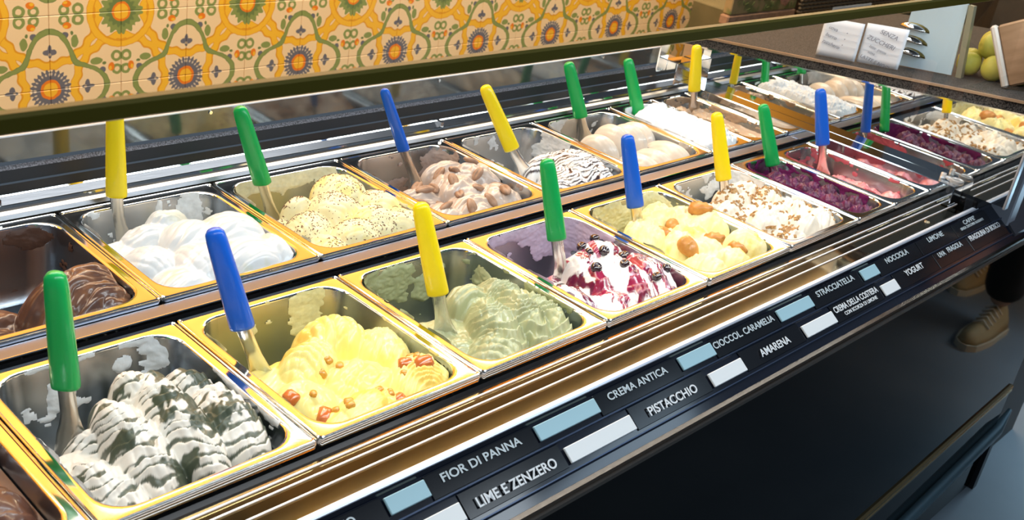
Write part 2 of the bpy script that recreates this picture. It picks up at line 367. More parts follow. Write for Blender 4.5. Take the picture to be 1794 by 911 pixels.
# ---- gelato height fields
def smax(a, b, k):
    h = np.clip(.5 + .5 * (a - b) / k, 0, 1); return b + (a - b) * h + k * h * (1 - h)
class Gel:
    dt = -.004
    def __init__(s, name, label, x, y, z, w, d, nx, ny, seed):
        s.w, s.d, s.seed = w, d, seed; s.org = (x, y, z); s.name = name; s.label = label
        u = np.linspace(0, 1, nx); v = np.linspace(0, 1, ny); s.nx, s.ny = nx, ny
        s.X, s.Y = np.meshgrid(INS + .0015 + u * (w - 2 * INS - .003), INS + .0015 + v * (d - 2 * INS - .003), indexing='ij')
        s.Z = None; s.id = np.full(s.X.shape, -1); s.U = np.zeros_like(s.X); s.Vv = np.zeros_like(s.X); s.P = np.zeros_like(s.X)
    def base(s, zf, zm, yb, fall=.05, zb=-.14, tilt=0, wave=.012):
        yb2 = yb + (fbm(s.X * 14, s.X * 0, s.seed, 2) - .5) * wave * 4 + tilt * (s.X / s.w - .5)
        t = np.clip((s.Y - yb2) / fall, 0, 1); t = t * t * (3 - 2 * t)
        f = zf + (zm - zf) * np.clip(s.Y / (yb * .6), 0, 1)
        s.Z = f * (1 - t) + zb * t; return s
    def blob(s, cx, cy, top, rx, ry, rz, ang=0, ribs=0, amp=0, curve=0, kind='sin', k=.0025, wob=.22, fine=.0018):
        top = top + s.dt
        a = math.radians(ang); dx = s.X - cx; dy = s.Y - cy
        wv = (fbm(s.X * 45, s.Y * 45, s.seed + int(cx * 999), 2) - .5) * wob
        U = (dx * math.cos(a) + dy * math.sin(a)) / rx + wv; V = (-dx * math.sin(a) + dy * math.cos(a)) / ry + wv
        d2 = U * U + V * V; h = np.where(d2 < 1, top - rz + rz * np.sqrt(np.maximum(0, 1 - d2)), top - rz - (np.sqrt(d2) - 1) * .25)
        ph = np.zeros_like(h)
        if ribs:
            ph = V * ribs + curve * U * U + (fbm(s.X * 30, s.Y * 30, s.seed + 5, 2) - .5) * 2.2
            if kind == 'sin': rb = np.abs(np.sin(ph * math.pi / 2)) ** .6
            elif kind == 'saw': fr_ = ph - np.floor(ph); rb = np.where(fr_ < .85, fr_ / .85, (1 - fr_) / .15) ** 1.3
            elif kind == 'long': ph = U * ribs + curve * V * V + (fbm(s.X * 20, s.Y * 20, s.seed + 5, 2) - .5) * 1.2; rb = np.abs(np.sin(ph * math.pi / 2)) ** .6
            h = h + amp * (rb - .5) * np.clip(1.15 - d2, 0, 1)
        if fine: h = h + fine * (np.abs(np.sin((U if ry > rx else V) * 11 + curve * .8 * (V if ry > rx else U) ** 2 + (fbm(s.X * 25, s.Y * 25, s.seed + 15, 2) - .5) * 5)) ** .5 - .5)
        m_ = h > s.Z; s.id[m_] = len(getattr(s, 'bl', [])); s.bl = getattr(s, 'bl', []) + [1]
        s.U[m_] = U[m_]; s.Vv[m_] = V[m_]; s.P[m_] = ph[m_]
        s.Z = smax(h, s.Z, k); return s
    def rough(s, sc, amp, o=4, ridged=False, mask=None):
        n = fbm(s.X * sc, s.Y * sc, s.seed + 2, o)
        if ridged: n = 1 - np.abs(n * 2 - 1) * 2
        else: n = n - .5
        a = amp * (mask if mask is not None else 1); s.Z = s.Z + n * a; return s
    def strokes(s, sc, amp, ang, st=6, warp=.02):
        a = math.radians(ang); xx = s.X + (fbm(s.X * 12, s.Y * 12, s.seed + 1, 2) - .5) * warp; yy = s.Y + (fbm(s.X * 12, s.Y * 12, s.seed + 8, 2) - .5) * warp
        u = xx * math.cos(a) + yy * math.sin(a); v = -xx * math.sin(a) + yy * math.cos(a)
        s.Z = s.Z + (fbm(u * sc / st, v * sc, s.seed + 4, 3) - .5) * amp; return s
    def finish(s, M, col=None, group=None):
        s.Z = np.minimum(s.Z, .055)
        Z = s.Z
        X = s.X.copy(); Y = s.Y.copy(); r = CRAD
        ins = INS + .0015
        for sx_ in (0, 1):
            for sy_ in (0, 1):
                cx = ins + r if sx_ == 0 else s.w - ins - r; cy = ins + r if sy_ == 0 else s.d - ins - r
                m_ = ((X < cx) if sx_ == 0 else (X > cx)) & ((Y < cy) if sy_ == 0 else (Y > cy))
                dx = X - cx; dy = Y - cy; D = np.hypot(dx, dy); q = np.where(m_ & (D > r), r / np.maximum(D, 1e-9), 1); X = cx + dx * q; Y = cy + dy * q
        # stay inside the tapering walls, and roll off next to them
        low = np.clip(-Z, 0, .12); fx = 1 - 2 * .066 * low / s.w; fy = 1 - 2 * .066 * low / s.d
        X = s.w / 2 + (X - s.w / 2) * fx; Y = s.d / 2 + (Y - s.d / 2) * fy
        e = np.minimum(np.minimum(s.X - ins, s.w - ins - s.X), np.minimum(s.Y - ins, s.d - ins - s.Y)); e = np.clip(e / .012, 0, 1)
        Z = np.where(Z > -.012, np.maximum(-.012, 0) + (Z + .012) * (1 - (1 - e) ** 2) - .012, Z)
        Z = np.maximum(Z, -DP + .0004); s.Zf = Z; s.Xf = X; s.Yf = Y
        V = np.stack([X.ravel(), Y.ravel(), Z.ravel()], 1)
        idx = np.arange(s.nx * s.ny).reshape(s.nx, s.ny)
        q = np.stack([idx[:-1, :-1], idx[1:, :-1], idx[1:, 1:], idx[:-1, 1:]], -1).reshape(-1, 4)
        zz = Z.ravel()[q]; q = q[(zz > -DP + .0006).any(1)]
        used = np.unique(q); mp = np.zeros(s.nx * s.ny, int); mp[used] = np.arange(len(used)); V = V[used]; q = mp[q]
        me = bpy.data.meshes.new(s.name); me.vertices.add(len(V)); me.vertices.foreach_set('co', V.astype(np.float32).ravel())
        me.loops.add(q.size); me.loops.foreach_set('vertex_index', q.astype(np.int32).ravel())
        me.polygons.add(len(q)); me.polygons.foreach_set('loop_start', np.arange(0, q.size, 4, dtype=np.int32)); me.polygons.foreach_set('loop_total', np.full(len(q), 4, np.int32))
        me.polygons.foreach_set('use_smooth', [True] * len(q)); me.update(calc_edges=True)
        if col is not None:
            c = np.ones((s.nx * s.ny, 4), np.float32); c[:, :3] = col.reshape(-1, 3); c = c[used]
            a = me.color_attributes.new('col', 'FLOAT_COLOR', 'POINT'); a.data.foreach_set('color', c.ravel())
        me.materials.append(M)
        o = bpy.data.objects.new(s.name, me); COL.objects.link(o); o.location = s.org; tag(o, s.label, 'gelato', group)
        s.obj = o; return s
    def hz(s, x, y):
        i = int(np.clip((x - s.X[0, 0]) / (s.X[-1, 0] - s.X[0, 0]) * (s.nx - 1), 1, s.nx - 2)); j = int(np.clip((y - s.Y[0, 0]) / (s.Y[0, -1] - s.Y[0, 0]) * (s.ny - 1), 1, s.ny - 2))
        n = Vector((-(s.Z[i + 1, j] - s.Z[i - 1, j]) / (s.X[i + 1, j] - s.X[i - 1, j]), -(s.Z[i, j + 1] - s.Z[i, j - 1]) / (s.Y[i, j + 1] - s.Y[i, j - 1]), 1)).normalized()
        return Vector((s.org[0] + x, s.org[1] + y, s.org[2] + s.Zf[i, j])), n
def colmix(base, *layers):
    def f(g):
        c = np.zeros(g.X.shape + (3,)); c[:] = base
        for msk, cc in layers:
            m_ = np.clip(msk(g), 0, 1)[..., None]; c = c * (1 - m_) + np.array(cc) * m_
        return c
    return f
sstep = lambda x, a, b: np.clip((x - a) / (b - a), 0, 1)
GM = mat('gelato', (.8, .8, .8), .42, 0, .4, .15, vcol=True, sss=0.0, bump=(500, .12, .0006))
GMS = mat('gelato_smooth', (.8, .8, .8), .30, 0, .5, .3, vcol=True, bump=(120, .06, .001))
GMX = mat('gelato_syrup', (.8, .8, .8), .22, 0, .6, .6, vcol=True, bump=(200, .08, .001))
GMR = mat('gelato_airy', (.8, .8, .8), .6, 0, .3, vcol=True, bump=(420, .35, .0012))
CH_ = (.085, .035, .022); WH = (.86, .87, .86)
def resmat(name, c, rough=.5): return mat(name, c, rough, 0, .4, noise=(90, tuple(x * .8 for x in c), .2), bump=(300, .3, .001))
def pan(x, y, z, w, d, label, res=None):
    p = pan_mesh(w, d, STEEL).build('gelato_pan', [STEEL, INNER], loc=(x, y, z)); shade(p, 28)
    for q in p.data.polygons:
        if q.center.z < -.0045 and q.center.z < -.0045 and min(q.center.x, w - q.center.x, q.center.y, d - q.center.y) > .013: q.material_index = 1; tag(p, label, 'pan', 'steel gelato pans')
    if res:
        M = res.pop('M'); residue(p, w, d, M, **res)
    return p
LA, LB = 150, 190
H = {}
# ---------- front row
def fr(x, w=W1): return x, FRY, 0, w, DD
pan(*fr(-.5), 'steel pan of swirled chocolate gelato cut by the bottom left corner')
g = Gel('chocolate_gelato', 'dark brown swirled chocolate gelato in the bottom left corner', -.5, 0, 0, W1, DD, 130, 150, 1).base(-.03, -.03, .2)
g.blob(.17, .085, .018, .065, .06, .07, 20, 5, .006, 1.5, 'saw').blob(.19, .19, .005, .05, .055, .06, -10, 4, .006, 1, 'saw').blob(.08, .12, .0, .06, .07, .06, 0, 4, .006, 1)
g.finish(GMS, colmix(CH_, (lambda g: sstep(fbm(g.X * 60, g.Y * 60, 3), .4, .7) * .5, (.13, .06, .04)))(g))

pan(*fr(-.25), 'steel pan of ridged mint-striped gelato with green-handled spatula, bottom left', dict(M=resmat('r1', (.80, .82, .82)), seed=3, bias=-.52, patches=[(.44, .045, .016, .02, .85), (.47, .06, .012, .008, .8), (.57, .03, .02, .012, .75), (.63, .03, .03, .02, .78), (.62, .06, .016, .02, .85)], rim=.75, label='frosty white residue'))
g = Gel('mint_striped_gelato', 'white gelato rolls ribbed with dark green sauce', -.25, 0, 0, W1, DD, 190, 230, 2).base(-.045, -.035, .165, tilt=.03)
for (cx, cy, tp, rx, ry, an) in ((.055, .075, -.012, .032, .085, 6), (.085, .16, -.02, .04, .05, 30), (.100, .115, .012, .034, .10, -4), (.150, .12, .022, .034, .115, -6), (.200, .095, .016, .036, .085, -8), (.205, .18, .004, .03, .05, 10), (.145, .20, .012, .03, .04, 0)):
    g.blob(cx, cy, tp, rx, ry, .05, an, ry * 62, .006, -1.6, 'saw', .003)
g.rough(90, .004)
def f(g):
    n = fbm(g.X * 120, g.Y * 120, 5); s_ = g.P - np.floor(g.P); edge = sstep(1 - np.abs(s_ - .12) * 4, .1, .35) * (fbm(g.X * 38, g.Y * 38, 8) > .36)
    blot = sstep(fbm(g.X * 50, g.Y * 34, 12), .585, .61)
    return np.maximum(edge * .95, blot) * (g.id >= 0)
g.finish(GM, colmix((.66, .65, .60), (f, (.055, .070, .045)), (lambda g: (g.id < 0) * .5, (.6, .58, .5)))(g))

pan(*fr(0), 'steel pan of lemon-yellow gelato with a blue-handled spatula', dict(M=resmat('r2', (.80, .75, .38)), seed=6, bias=-.6, patches=[(.28, .03, .03, .04, .95), (.25, .07, .03, .03, .95), (.60, .02, .04, .05, .95)], rim=.3, label='yellow residue'))
g = Gel('ginger_lime_gelato', 'bright yellow folded gelato with amber candied pieces', 0, 0, 0, W1, DD, 180, 210, 3).base(-.04, -.03, .18)
g.blob(.055, .10, -.006, .045, .05, .05, 10, 3, .004, 1).blob(.10, .045, -.004, .075, .036, .05, 8, 5, .004, 1.5, 'long').blob(.20, .055, .006, .046, .055, .055, -20, 7, .006, 2.4, 'saw').blob(.14, .10, -.004, .05, .05, .05, -60, 4, .005, 1, 'long')
g.blob(.105, .160, .004, .052, .040, .055, 25, 9, .008, 1.6, 'long').blob(.160, .185, .012, .055, .042, .06, -20, 7, .008, 1.6, 'long').blob(.205, .135, .004, .036, .05, .05, 0, 5, .005, 1.2, 'saw')
g.strokes(120, .004, 30)
g.finish(GMS, colmix((.84, .74, .26), (lambda g: sstep(fbm(g.X * 30, g.Y * 30, 2), .5, .7) * .8, (.88, .70, .16)), (lambda g: sstep(fbm(g.X * 22, g.Y * 22, 31), .62, .68) * .7, (.75, .48, .05)))(g)); H['yel'] = g

pan(*fr(.25), 'steel pan of pistachio gelato with a yellow-handled spatula', dict(M=resmat('r3', (.38, .41, .22)), seed=8, bias=-.48, patches=[(.36, .035, .06, .045, 1.3), (.45, .03, .05, .03, 1.3), (.55, .055, .03, .018, 1.5), (.31, .06, .04, .05, 1.2), (.58, .02, .03, .015, .9), (.72, .04, .03, .03, .8)], rim=.6, amp=.007, label='green pistachio residue'))
g = Gel('pistachio_gelato', 'dull green pistachio gelato in glossy ribbed folds', .25, 0, 0, W1, DD, 200, 230, 4).base(-.05, -.04, .165, tilt=-.0)
g.blob(.06, .115, -.028, .06, .04, .05, -25, 3, .004, 0, 'long').blob(.105, .065, -.012, .07, .05, .05, 30, 9, .007, 1.5, 'long').blob(.135, .105, .002, .038, .085, .05, -22, 6, .010, -2.4, 'saw').blob(.180, .115, .012, .036, .10, .055, -14, 8, .012, -2.4, 'saw').blob(.208, .085, .006, .032, .08, .05, -10, 6, .009, -2, 'saw').blob(.15, .178, .0, .045, .035, .05, 0, 4, .006, 1)
g.strokes(140, .004, 60).rough(150, .002)
g.finish(GMS, colmix((.37, .40, .215), (lambda g: sstep(fbm(g.X * 26, g.Y * 26, 2), .45, .7) * .8, (.42, .44, .26)), (lambda g: sstep(fbm(g.X * 60, g.Y * 60, 9), .6, .75) * .6, (.26, .27, .13)))(g))

pan(*fr(.5), 'steel pan of white gelato streaked with cherry syrup', dict(M=resmat('r4', (.56, .46, .58), .35), seed=11, bias=-.38, patches=[(.62, .02, .12, .04, 1.3), (.30, .01, .10, .012, 1.0), (.5, .012, .2, .012, 1.0)], rim=.6, label='lilac residue'))
g = Gel('cherry_ripple_gelato', 'white gelato rolls rippled with deep magenta cherry syrup', .5, 0, 0, W1, DD, 200, 230, 5).base(-.05, -.04, .17)
g.blob(.055, .10, -.012, .036, .06, .045, -10, 3, .003).blob(.095, .06, -.006, .055, .05, .05, 20, 4, .004, 1).blob(.115, .13, .012, .034, .075, .05, -16, 5, .004, -1.4, 'saw').blob(.155, .095, .014, .036, .085, .05, -12, 6, .004, -1.4, 'saw').blob(.205, .085, .010, .034, .075, .05, -10, 5, .003, -1.2, 'saw').blob(.18, .165, .012, .05, .04, .045, 0, 3, .004)
g.strokes(130, .003, 75, 7)
def f(g):
    u = g.X * math.cos(1.25) + g.Y * math.sin(1.25); v = -g.X * math.sin(1.25) + g.Y * math.cos(1.25); wv = fbm(g.X * 18, g.Y * 18, 4) * .05
    n = fbm(u * 18, (v + wv) * 130, 7, 3); return sstep(n, .53, .57) * (fbm(g.X * 20, g.Y * 20, 17) > .38)
g.finish(GMX, colmix((.78, .77, .76), (f, (.30, .010, .055)), (lambda g: f(g) * sstep(fbm(g.X * 45, g.Y * 45, 6), .5, .6) * .8, (.08, .003, .03)), (lambda g: sstep(g.Y, .17, .20) * .6, (.5, .3, .5)))(g)); H['che'] = g

pan(*fr(.75), 'steel pan of yellow custard gelato with pastry pieces', dict(M=resmat('r5', (.72, .68, .38)), seed=14, bias=-.45, patches=[(.36, .03, .10, .05, 1.7), (.47, .04, .04, .04, 1.5), (.53, .05, .03, .03, 1.5), (.62, .02, .1, .02, .8)], rim=.6, amp=.008, label='custard residue'))
g = Gel('custard_gelato', 'pale yellow lumpy custard gelato topped with pastry pieces', .75, 0, 0, W1, DD, 170, 200, 6).base(-.035, -.02, .20)
R6 = random.Random(6)
for cx, cy in ((.06, .17), (.10, .20), (.16, .215), (.09, .12), (.15, .14), (.21, .15), (.07, .05), (.14, .05), (.20, .06), (.20, .19), (.11, .08)):
    g.blob(cx, cy, R6.uniform(.002, .018), R6.uniform(.03, .045), R6.uniform(.03, .045), .04, R6.uniform(0, 180), 3, .003, 1)
g.rough(75, .016, 5, mask=sstep(g.Y, .07, .17)).rough(160, .006, 4, mask=sstep(g.Y, .07, .17)).strokes(130, .009, 20)
g.finish(GMR, colmix((.84, .76, .36), (lambda g: sstep(fbm(g.X * 50, g.Y * 50, 2), .5, .7) * .8, (.88, .80, .50)), (lambda g: sstep(fbm(g.X * 24, g.Y * 24, 5), .6, .7) * .8, (.80, .60, .12)))(g)); H['cus'] = g

pan(*fr(1.0), 'steel pan of white gelato scattered with chopped nuts', dict(M=resmat('r6', (.80, .81, .80)), seed=17, bias=-.5, patches=[(.66, .02, .10, .03, 1.1), (.58, .03, .03, .02, .9), (.35, .015, .08, .012, .9), (.78, .04, .08, .03, 1.0)], rim=.5, label='white residue'))
g = Gel('nut_topped_gelato', 'fluffy ivory gelato topped with chopped toasted nuts', 1.0, 0, 0, W1, DD, 160, 190, 7).base(-.03, -.015, .20)
for cx, cy in ((.06, .17), (.12, .20), (.19, .22), (.20, .17), (.08, .10), (.14, .12), (.20, .10), (.07, .04), (.13, .05), (.19, .05)):
    g.blob(cx, cy, R6.uniform(.0, .016), R6.uniform(.035, .05), R6.uniform(.028, .04), .035, R6.uniform(-30, 30), 4, .005, 1.4)
g.rough(80, .010, 5).strokes(130, .008, 10)
g.finish(GM, colmix((.76, .72, .62), (lambda g: sstep(fbm(g.X * 50, g.Y * 50, 2), .5, .7) * .7, (.76, .66, .50)))(g)); H['nut'] = g

pan(*fr(1.25, WN), 'narrow steel pan of dark purple berry sorbet', dict(M=resmat('r7', (.17, .012, .10), .35), seed=21, bias=-.12, patches=[(.38, .02, .08, .04, 1.0)], rim=.5, label='berry residue'))
g = Gel('berry_sorbet', 'dark purple berry sorbet raked into small peaks', 1.25, 0, 0, WN, DD, 110, 200, 8).base(-.03, -.025, .23)
for j in range(6):
    for i in range(3): g.blob(.04 + .037 * i + .008 * (j % 2), .04 + .03 * j, -.006 + .004 * ((i + j) % 2), .017, .022, .03, 12, 2, .003, 1, 'saw', .002)
g.blob(.06, .215, .0, .04, .035, .04, 0, 3, .004).rough(90, .010, 5).rough(220, .004, 3)
g.finish(mat('gelato_berry', (.8, .8, .8), .38, 0, .35, .15, vcol=True, bump=(300, .3, .001)), colmix((.070, .004, .038), (lambda g: sstep(fbm(g.X * 60, g.Y * 60, 2), .5, .62), (.11, .008, .065)))(g))
pan(*fr(1.4055, WN), 'narrow steel pan of pink strawberry sorbet', dict(M=resmat('r8', (.55, .12, .15), .35), seed=23, bias=-.35, patches=[(.3, .03, .1, .05, .8)], rim=.4, label='pink residue'))
g = Gel('strawberry_sorbet', 'low glossy pink strawberry sorbet', 1.4055, 0, 0, WN, DD, 100, 170, 9).base(-.045, -.035, .20)
for cx, cy in ((.04, .04), (.08, .05), (.12, .06), (.06, .10), (.10, .12), (.05, .16), (.09, .18), (.06, .20)):
    g.blob(cx, cy, R6.uniform(-.026, -.010), .028, .03, .03, R6.uniform(0, 90), 2, .003)
g.rough(90, .010, 4)
g.finish(GMX, colmix((.78, .20, .21), (lambda g: sstep(fbm(g.X * 40, g.Y * 40, 2), .5, .65), (.86, .34, .34)))(g))

# ---------- back row
def bk(x, w=W1): return x, BKY, BKZ, w, DB
pan(*bk(-.238), 'steel pan of chocolate gelato at the left edge of the back row', dict(M=resmat('r9', (.11, .05, .03)), seed=31, bias=-.42, patches=[(.36, .03, .05, .06, 1.2), (.30, .05, .05, .05, 1.1), (.50, .02, .04, .03, 1.1), (.62, .02, .06, .02, .8)], rim=.3, label='chocolate residue'))
g = Gel('chocolate_gelato', 'glossy dark chocolate gelato with one big curled fold, back row left', -.238, BKY, BKZ, W1, DB, 150, 180, 10).base(-.05, -.05, .12)
g.blob(.17, .075, .024, .085, .045, .06, 18, 4, .007, 1.2, 'sin').blob(.19, .045, .012, .055, .035, .05, 20, 4, .007, 1).blob(.07, .09, -.02, .07, .05, .05, 10, 4, .006, 1).blob(.05, .05, -.015, .05, .04, .05, 0, 3, .005)
g.strokes(90, .004, 15)
g.finish(GMS, colmix((.095, .042, .026), (lambda g: sstep(fbm(g.X * 40, g.Y * 60, 3), .45, .7) * .7, (.20, .085, .035)))(g))
pan(*bk(.012), 'steel pan of smooth snow-white gelato', dict(M=resmat('r10', (.78, .80, .80)), seed=33, bias=-.5, patches=[(.62, .03, .03, .03, 1.0), (.26, .02, .05, .03, 1.1), (.54, .02, .01, .02, .9)], rim=.3, label='white residue'))
g = Gel('white_cream_gelato', 'snow-white cream gelato in big smooth scoops', .012, BKY, BKZ, W1, DB, 150, 180, 11).base(-.03, -.02, .20)
for a_ in ((.06, .05, .004, .05, .05), (.055, .12, .006, .045, .05), (.09, .19, .004, .05, .04), (.11, .08, .016, .05, .055), (.13, .145, .02, .05, .05), (.165, .06, .020, .055, .05), (.185, .13, .026, .055, .055), (.215, .065, .014, .035, .05), (.13, .215, .010, .04, .03)):
    g.blob(*a_, .045, R6.uniform(-20, 20), 4, .0008, 1.4, 'sin', .003, .05)
g.rough(60, .010, 5, mask=sstep(g.Y, .15, .2)).strokes(140, .0025, 15)
g.finish(GMS, colmix((.62, .65, .67), (lambda g: sstep(fbm(g.X * 30, g.Y * 30, 2), .62, .72) * .5, (.58, .58, .40)))(g))
pan(*bk(.262), 'steel pan of cream gelato covered in chocolate sprinkles', dict(M=resmat('r11', (.78, .74, .52)), seed=35, bias=-.5, patches=[(.33, .03, .06, .04, 1.3), (.26, .05, .06, .05, 1.2), (.5, .01, .12, .02, 1.1), (.64, .02, .03, .03, 1.0)], rim=.4, label='cream residue'))
g = Gel('sprinkled_cream_gelato', 'pale yellow cream gelato lumps under chocolate sprinkles', .262, BKY, BKZ, W1, DB, 150, 180, 12).base(-.035, -.03, .18)
for a_ in ((.055, .06, -.008, .04, .045), (.075, .125, .0, .04, .045), (.115, .065, .006, .045, .04), (.13, .135, .018, .042, .05), (.165, .085, .010, .045, .045), (.17, .18, .026, .05, .045), (.21, .12, .014, .035, .05), (.21, .065, .006, .035, .045), (.09, .18, .004, .03, .025)):
    g.blob(*a_, .04, R6.uniform(-40, 40), 3, .002, 1.4)
g.rough(70, .003)
g.finish(GM, colmix((.78, .71, .42), (lambda g: sstep(fbm(g.X * 30, g.Y * 30, 2), .55, .65) * .7, (.86, .70, .22)))(g)); H['spr'] = g
pan(*bk(.512), 'steel pan of milk-brown gelato with oval biscuits', dict(M=resmat('r12', (.40, .30, .25)), seed=37, bias=-.5, patches=[(.66, .05, .06, .05, 1.2), (.5, .075, .06, .02, .9), (.34, .06, .05, .03, .8)], rim=.2, label='pale brown residue'))
g = Gel('milk_chocolate_gelato', 'pale pinkish-brown gelato studded with oval biscuits', .512, BKY, BKZ, W1, DB, 150, 180, 13).base(-.04, -.035, .18, tilt=.02)
for a_ in ((.055, .07, -.012, .045, .045), (.06, .14, -.010, .05, .035), (.12, .07, -.004, .05, .045), (.14, .13, .006, .045, .05), (.19, .075, .0, .045, .05), (.20, .15, .012, .04, .05), (.17, .19, .004, .05, .03)):
    g.blob(*a_, .035, R6.uniform(-40, 60), 4, .005, 1.4, 'sin')
g.strokes(100, .004, 30)
g.finish(GMS, colmix((.50, .40, .335), (lambda g: sstep(fbm(g.X * 30, g.Y * 30, 2), .5, .7) * .6, (.60, .51, .45)))(g)); H['bis'] = g
pan(*bk(.762), 'steel pan of white gelato with fine chocolate stripes', dict(M=resmat('r13', (.66, .68, .70)), seed=39, bias=-.55, patches=[(.27, .02, .04, .02, 1.1), (.75, .04, .06, .05, 1.0)], rim=.2, label='white residue'))
g = Gel('chocolate_striped_gelato', 'white gelato rolls drizzled with fine dark chocolate lines', .762, BKY, BKZ, W1, DB, 190, 220, 14).base(-.055, -.05, .16)
for a_ in ((.05, .05, -.022, .036, .05), (.085, .055, -.008, .032, .055), (.125, .07, .0, .034, .075), (.17, .09, .012, .034, .09), (.21, .10, .006, .032, .09), (.15, .15, -.004, .05, .035)):
    g.blob(*a_, .045, -6, a_[4] * 70, .0035, -2.0, 'saw', .002)
g.rough(90, .002)
def f(g):
    ph = g.Vv * g.Vv * 0 + g.P * 1.6 + (fbm(g.X * 70, g.Y * 70, 3) - .5) * 1.0; s_ = np.abs(ph - np.round(ph)); return sstep(.20 - s_, 0, .05) * (g.id >= 0)
g.finish(GMS, colmix((.82, .83, .84), (f, (.035, .018, .020)))(g))
pan(*bk(1.012), 'steel pan of beige gelato in smooth oval scoops', dict(M=resmat('r14', (.62, .60, .56)), seed=41, bias=-.5, patches=[(.30, .03, .08, .03, 1.0), (.36, .02, .08, .02, 1.1)], rim=.4, label='beige residue'))
g = Gel('hazelnut_gelato', 'beige hazelnut gelato in two rows of smooth oval scoops', 1.012, BKY, BKZ, W1, DB, 150, 180, 15).base(-.05, -.05, .16)
for a_ in ((.042, .065, -.008, .0235, .055), (.088, .06, .000, .0245, .058), (.136, .06, .002, .0245, .058), (.190, .065, .008, .029, .065), (.060, .150, .014, .0235, .048), (.108, .155, .026, .0235, .048), (.155, .152, .022, .0245, .048), (.203, .165, .016, .026, .048)):
    g.blob(*a_, .045, R6.uniform(4, 14), 3, .001, 1.5, 'long', .002, .05)
g.strokes(110, .002, 80)
g.finish(GMS, colmix((.66, .58, .49), (lambda g: sstep(fbm(g.X * 40, g.Y * 30, 2), .5, .7) * .6, (.74, .68, .60)))(g))
pan(*bk(1.262, WN), 'narrow steel pan of snow-white spiky sorbet', dict(M=resmat('r15', (.80, .83, .88)), seed=43, bias=-.4, patches=[(.40, .01, .12, .02, 1.4)], rim=.7, label='white residue'))
g = Gel('coconut_sorbet', 'brilliant white sorbet with rough spiky surface', 1.262, BKY, BKZ, WN, DB, 110, 190, 16).base(.0, .005, .22, .06)
for k_ in range(14): g.blob(R6.uniform(.03, .13), R6.uniform(.03, .24), R6.uniform(.0, .02), .03, .035, .03, R6.uniform(0, 90), 2, .003)
g.rough(60, .014, 5).rough(160, .006, 4, True)
g.finish(GMR, colmix((.78, .82, .87))(g))
pan(*bk(1.4177, WN - .012), 'narrow steel pan of caramel-brown gelato', dict(M=resmat('r16', (.42, .30, .20)), seed=45, bias=-.15, patches=[(.45, .03, .1, .03, 1.3)], rim=.5, label='caramel residue'))
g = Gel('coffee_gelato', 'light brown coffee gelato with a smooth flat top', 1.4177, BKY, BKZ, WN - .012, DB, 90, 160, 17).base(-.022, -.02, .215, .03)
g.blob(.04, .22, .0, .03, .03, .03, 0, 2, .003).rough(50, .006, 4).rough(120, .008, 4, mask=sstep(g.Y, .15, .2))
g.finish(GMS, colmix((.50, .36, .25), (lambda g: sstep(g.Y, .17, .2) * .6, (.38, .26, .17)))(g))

# ------------------------------------------------------------------ toppings
def basis(n, spin):
    z = n.normalized(); x = Vector((math.cos(spin), math.sin(spin), 0)); x = (x - z * x.dot(z)).normalized(); y = z.cross(x)
    return Matrix((x, y, z)).transposed().to_euler()
def uvs(nx, ny, fn):
    V = []; F = []
    for j in range(ny + 1):
        for i in range(nx):
            th = math.pi * j / ny; ph = 2 * math.pi * i / nx; V.append(fn(math.sin(th) * math.cos(ph), math.sin(th) * math.sin(ph), math.cos(th)))
    for j in range(ny):
        for i in range(nx): F.append((j * nx + i, (j + 1) * nx + i, (j + 1) * nx + (i + 1) % nx, j * nx + (i + 1) % nx))
    return V, F
ORD = ['leftmost', 'second from the left', 'third from the left', 'fourth from the left', 'fifth from the left', 'sixth from the left', 'seventh from the left', 'eighth from the left', 'ninth from the left', 'tenth from the left']
def rank_labels(objs, label):
    def u(o):
        v = [sum(CR[r][k] * (o.location[k] - CC[k]) for k in range(3)) for r in range(3)]; return v[0] / -v[2]
    q = sorted(objs, key=u); n = len(q)
    for i, o in enumerate(q):
        j = n - 1 - i; w_ = ORD[i] if i <= j else ('rightmost' if j == 0 else ORD[j].replace('left', 'right')); o['label'] = label + ', ' + w_
def scatter(name, V, F, M, places, label, cat, group, g, sink=0.0, scl=1, smooth=True, tilt=.25, sd=1):
    R = random.Random(sd); me = None; made = []
    g.X, g.Y
    for i, pl_ in enumerate(places):
        x, y = pl_[:2]; p, n = g.hz(x, y); n = (n + Vector((R.uniform(-tilt, tilt), R.uniform(-tilt, tilt), .5))).normalized()
        if me is None: o = mk(name, V, F, M, None, smooth); me = o.data
        else: o = bpy.data.objects.new(name, me); COL.objects.link(o)
        o.location = p - n * sink; o.rotation_euler = basis(n, pl_[2] if len(pl_) > 2 else R.uniform(0, 6.28)); k = scl * R.uniform(.85, 1.12); o.scale = (k, k, k)
        tag(o, label, cat, group); made.append(o)
    rank_labels(made, label)
CHM = mat('cherry_black', (.018, .003, .008), .08, 0, .8, .8)
V, F = uvs(16, 12, lambda x, y, z: (.0088 * x * (1 + .04 * math.sin(5 * math.atan2(y, x))), .0088 * y, .0078 * z - (.0045 * math.exp(-((x * x + y * y) / .10)) if z > 0 else 0)))
scatter('cherry', V, F, CHM, [(.075, .150), (.105, .115), (.155, .185), (.165, .150), (.175, .120), (.185, .185), (.150, .095), (.205, .135), (.213, .060), (.140, .160), (.185, .055)], 'glossy black cherry on the magenta-rippled gelato', 'cherry', 'black cherries on the rippled gelato', H['che'], -.002)
PAS = mat('pastry', (.46, .18, .032), .4, 0, .4, .2, noise=(90, (.60, .29, .07), .18), bump=(120, .3, .001))
V, F = uvs(16, 14, lambda x, y, z: (.0135 * x * (1 + .25 * y), .019 * y, .011 * z * (1 + .3 * y) + .0012 * math.sin(y * 12)))
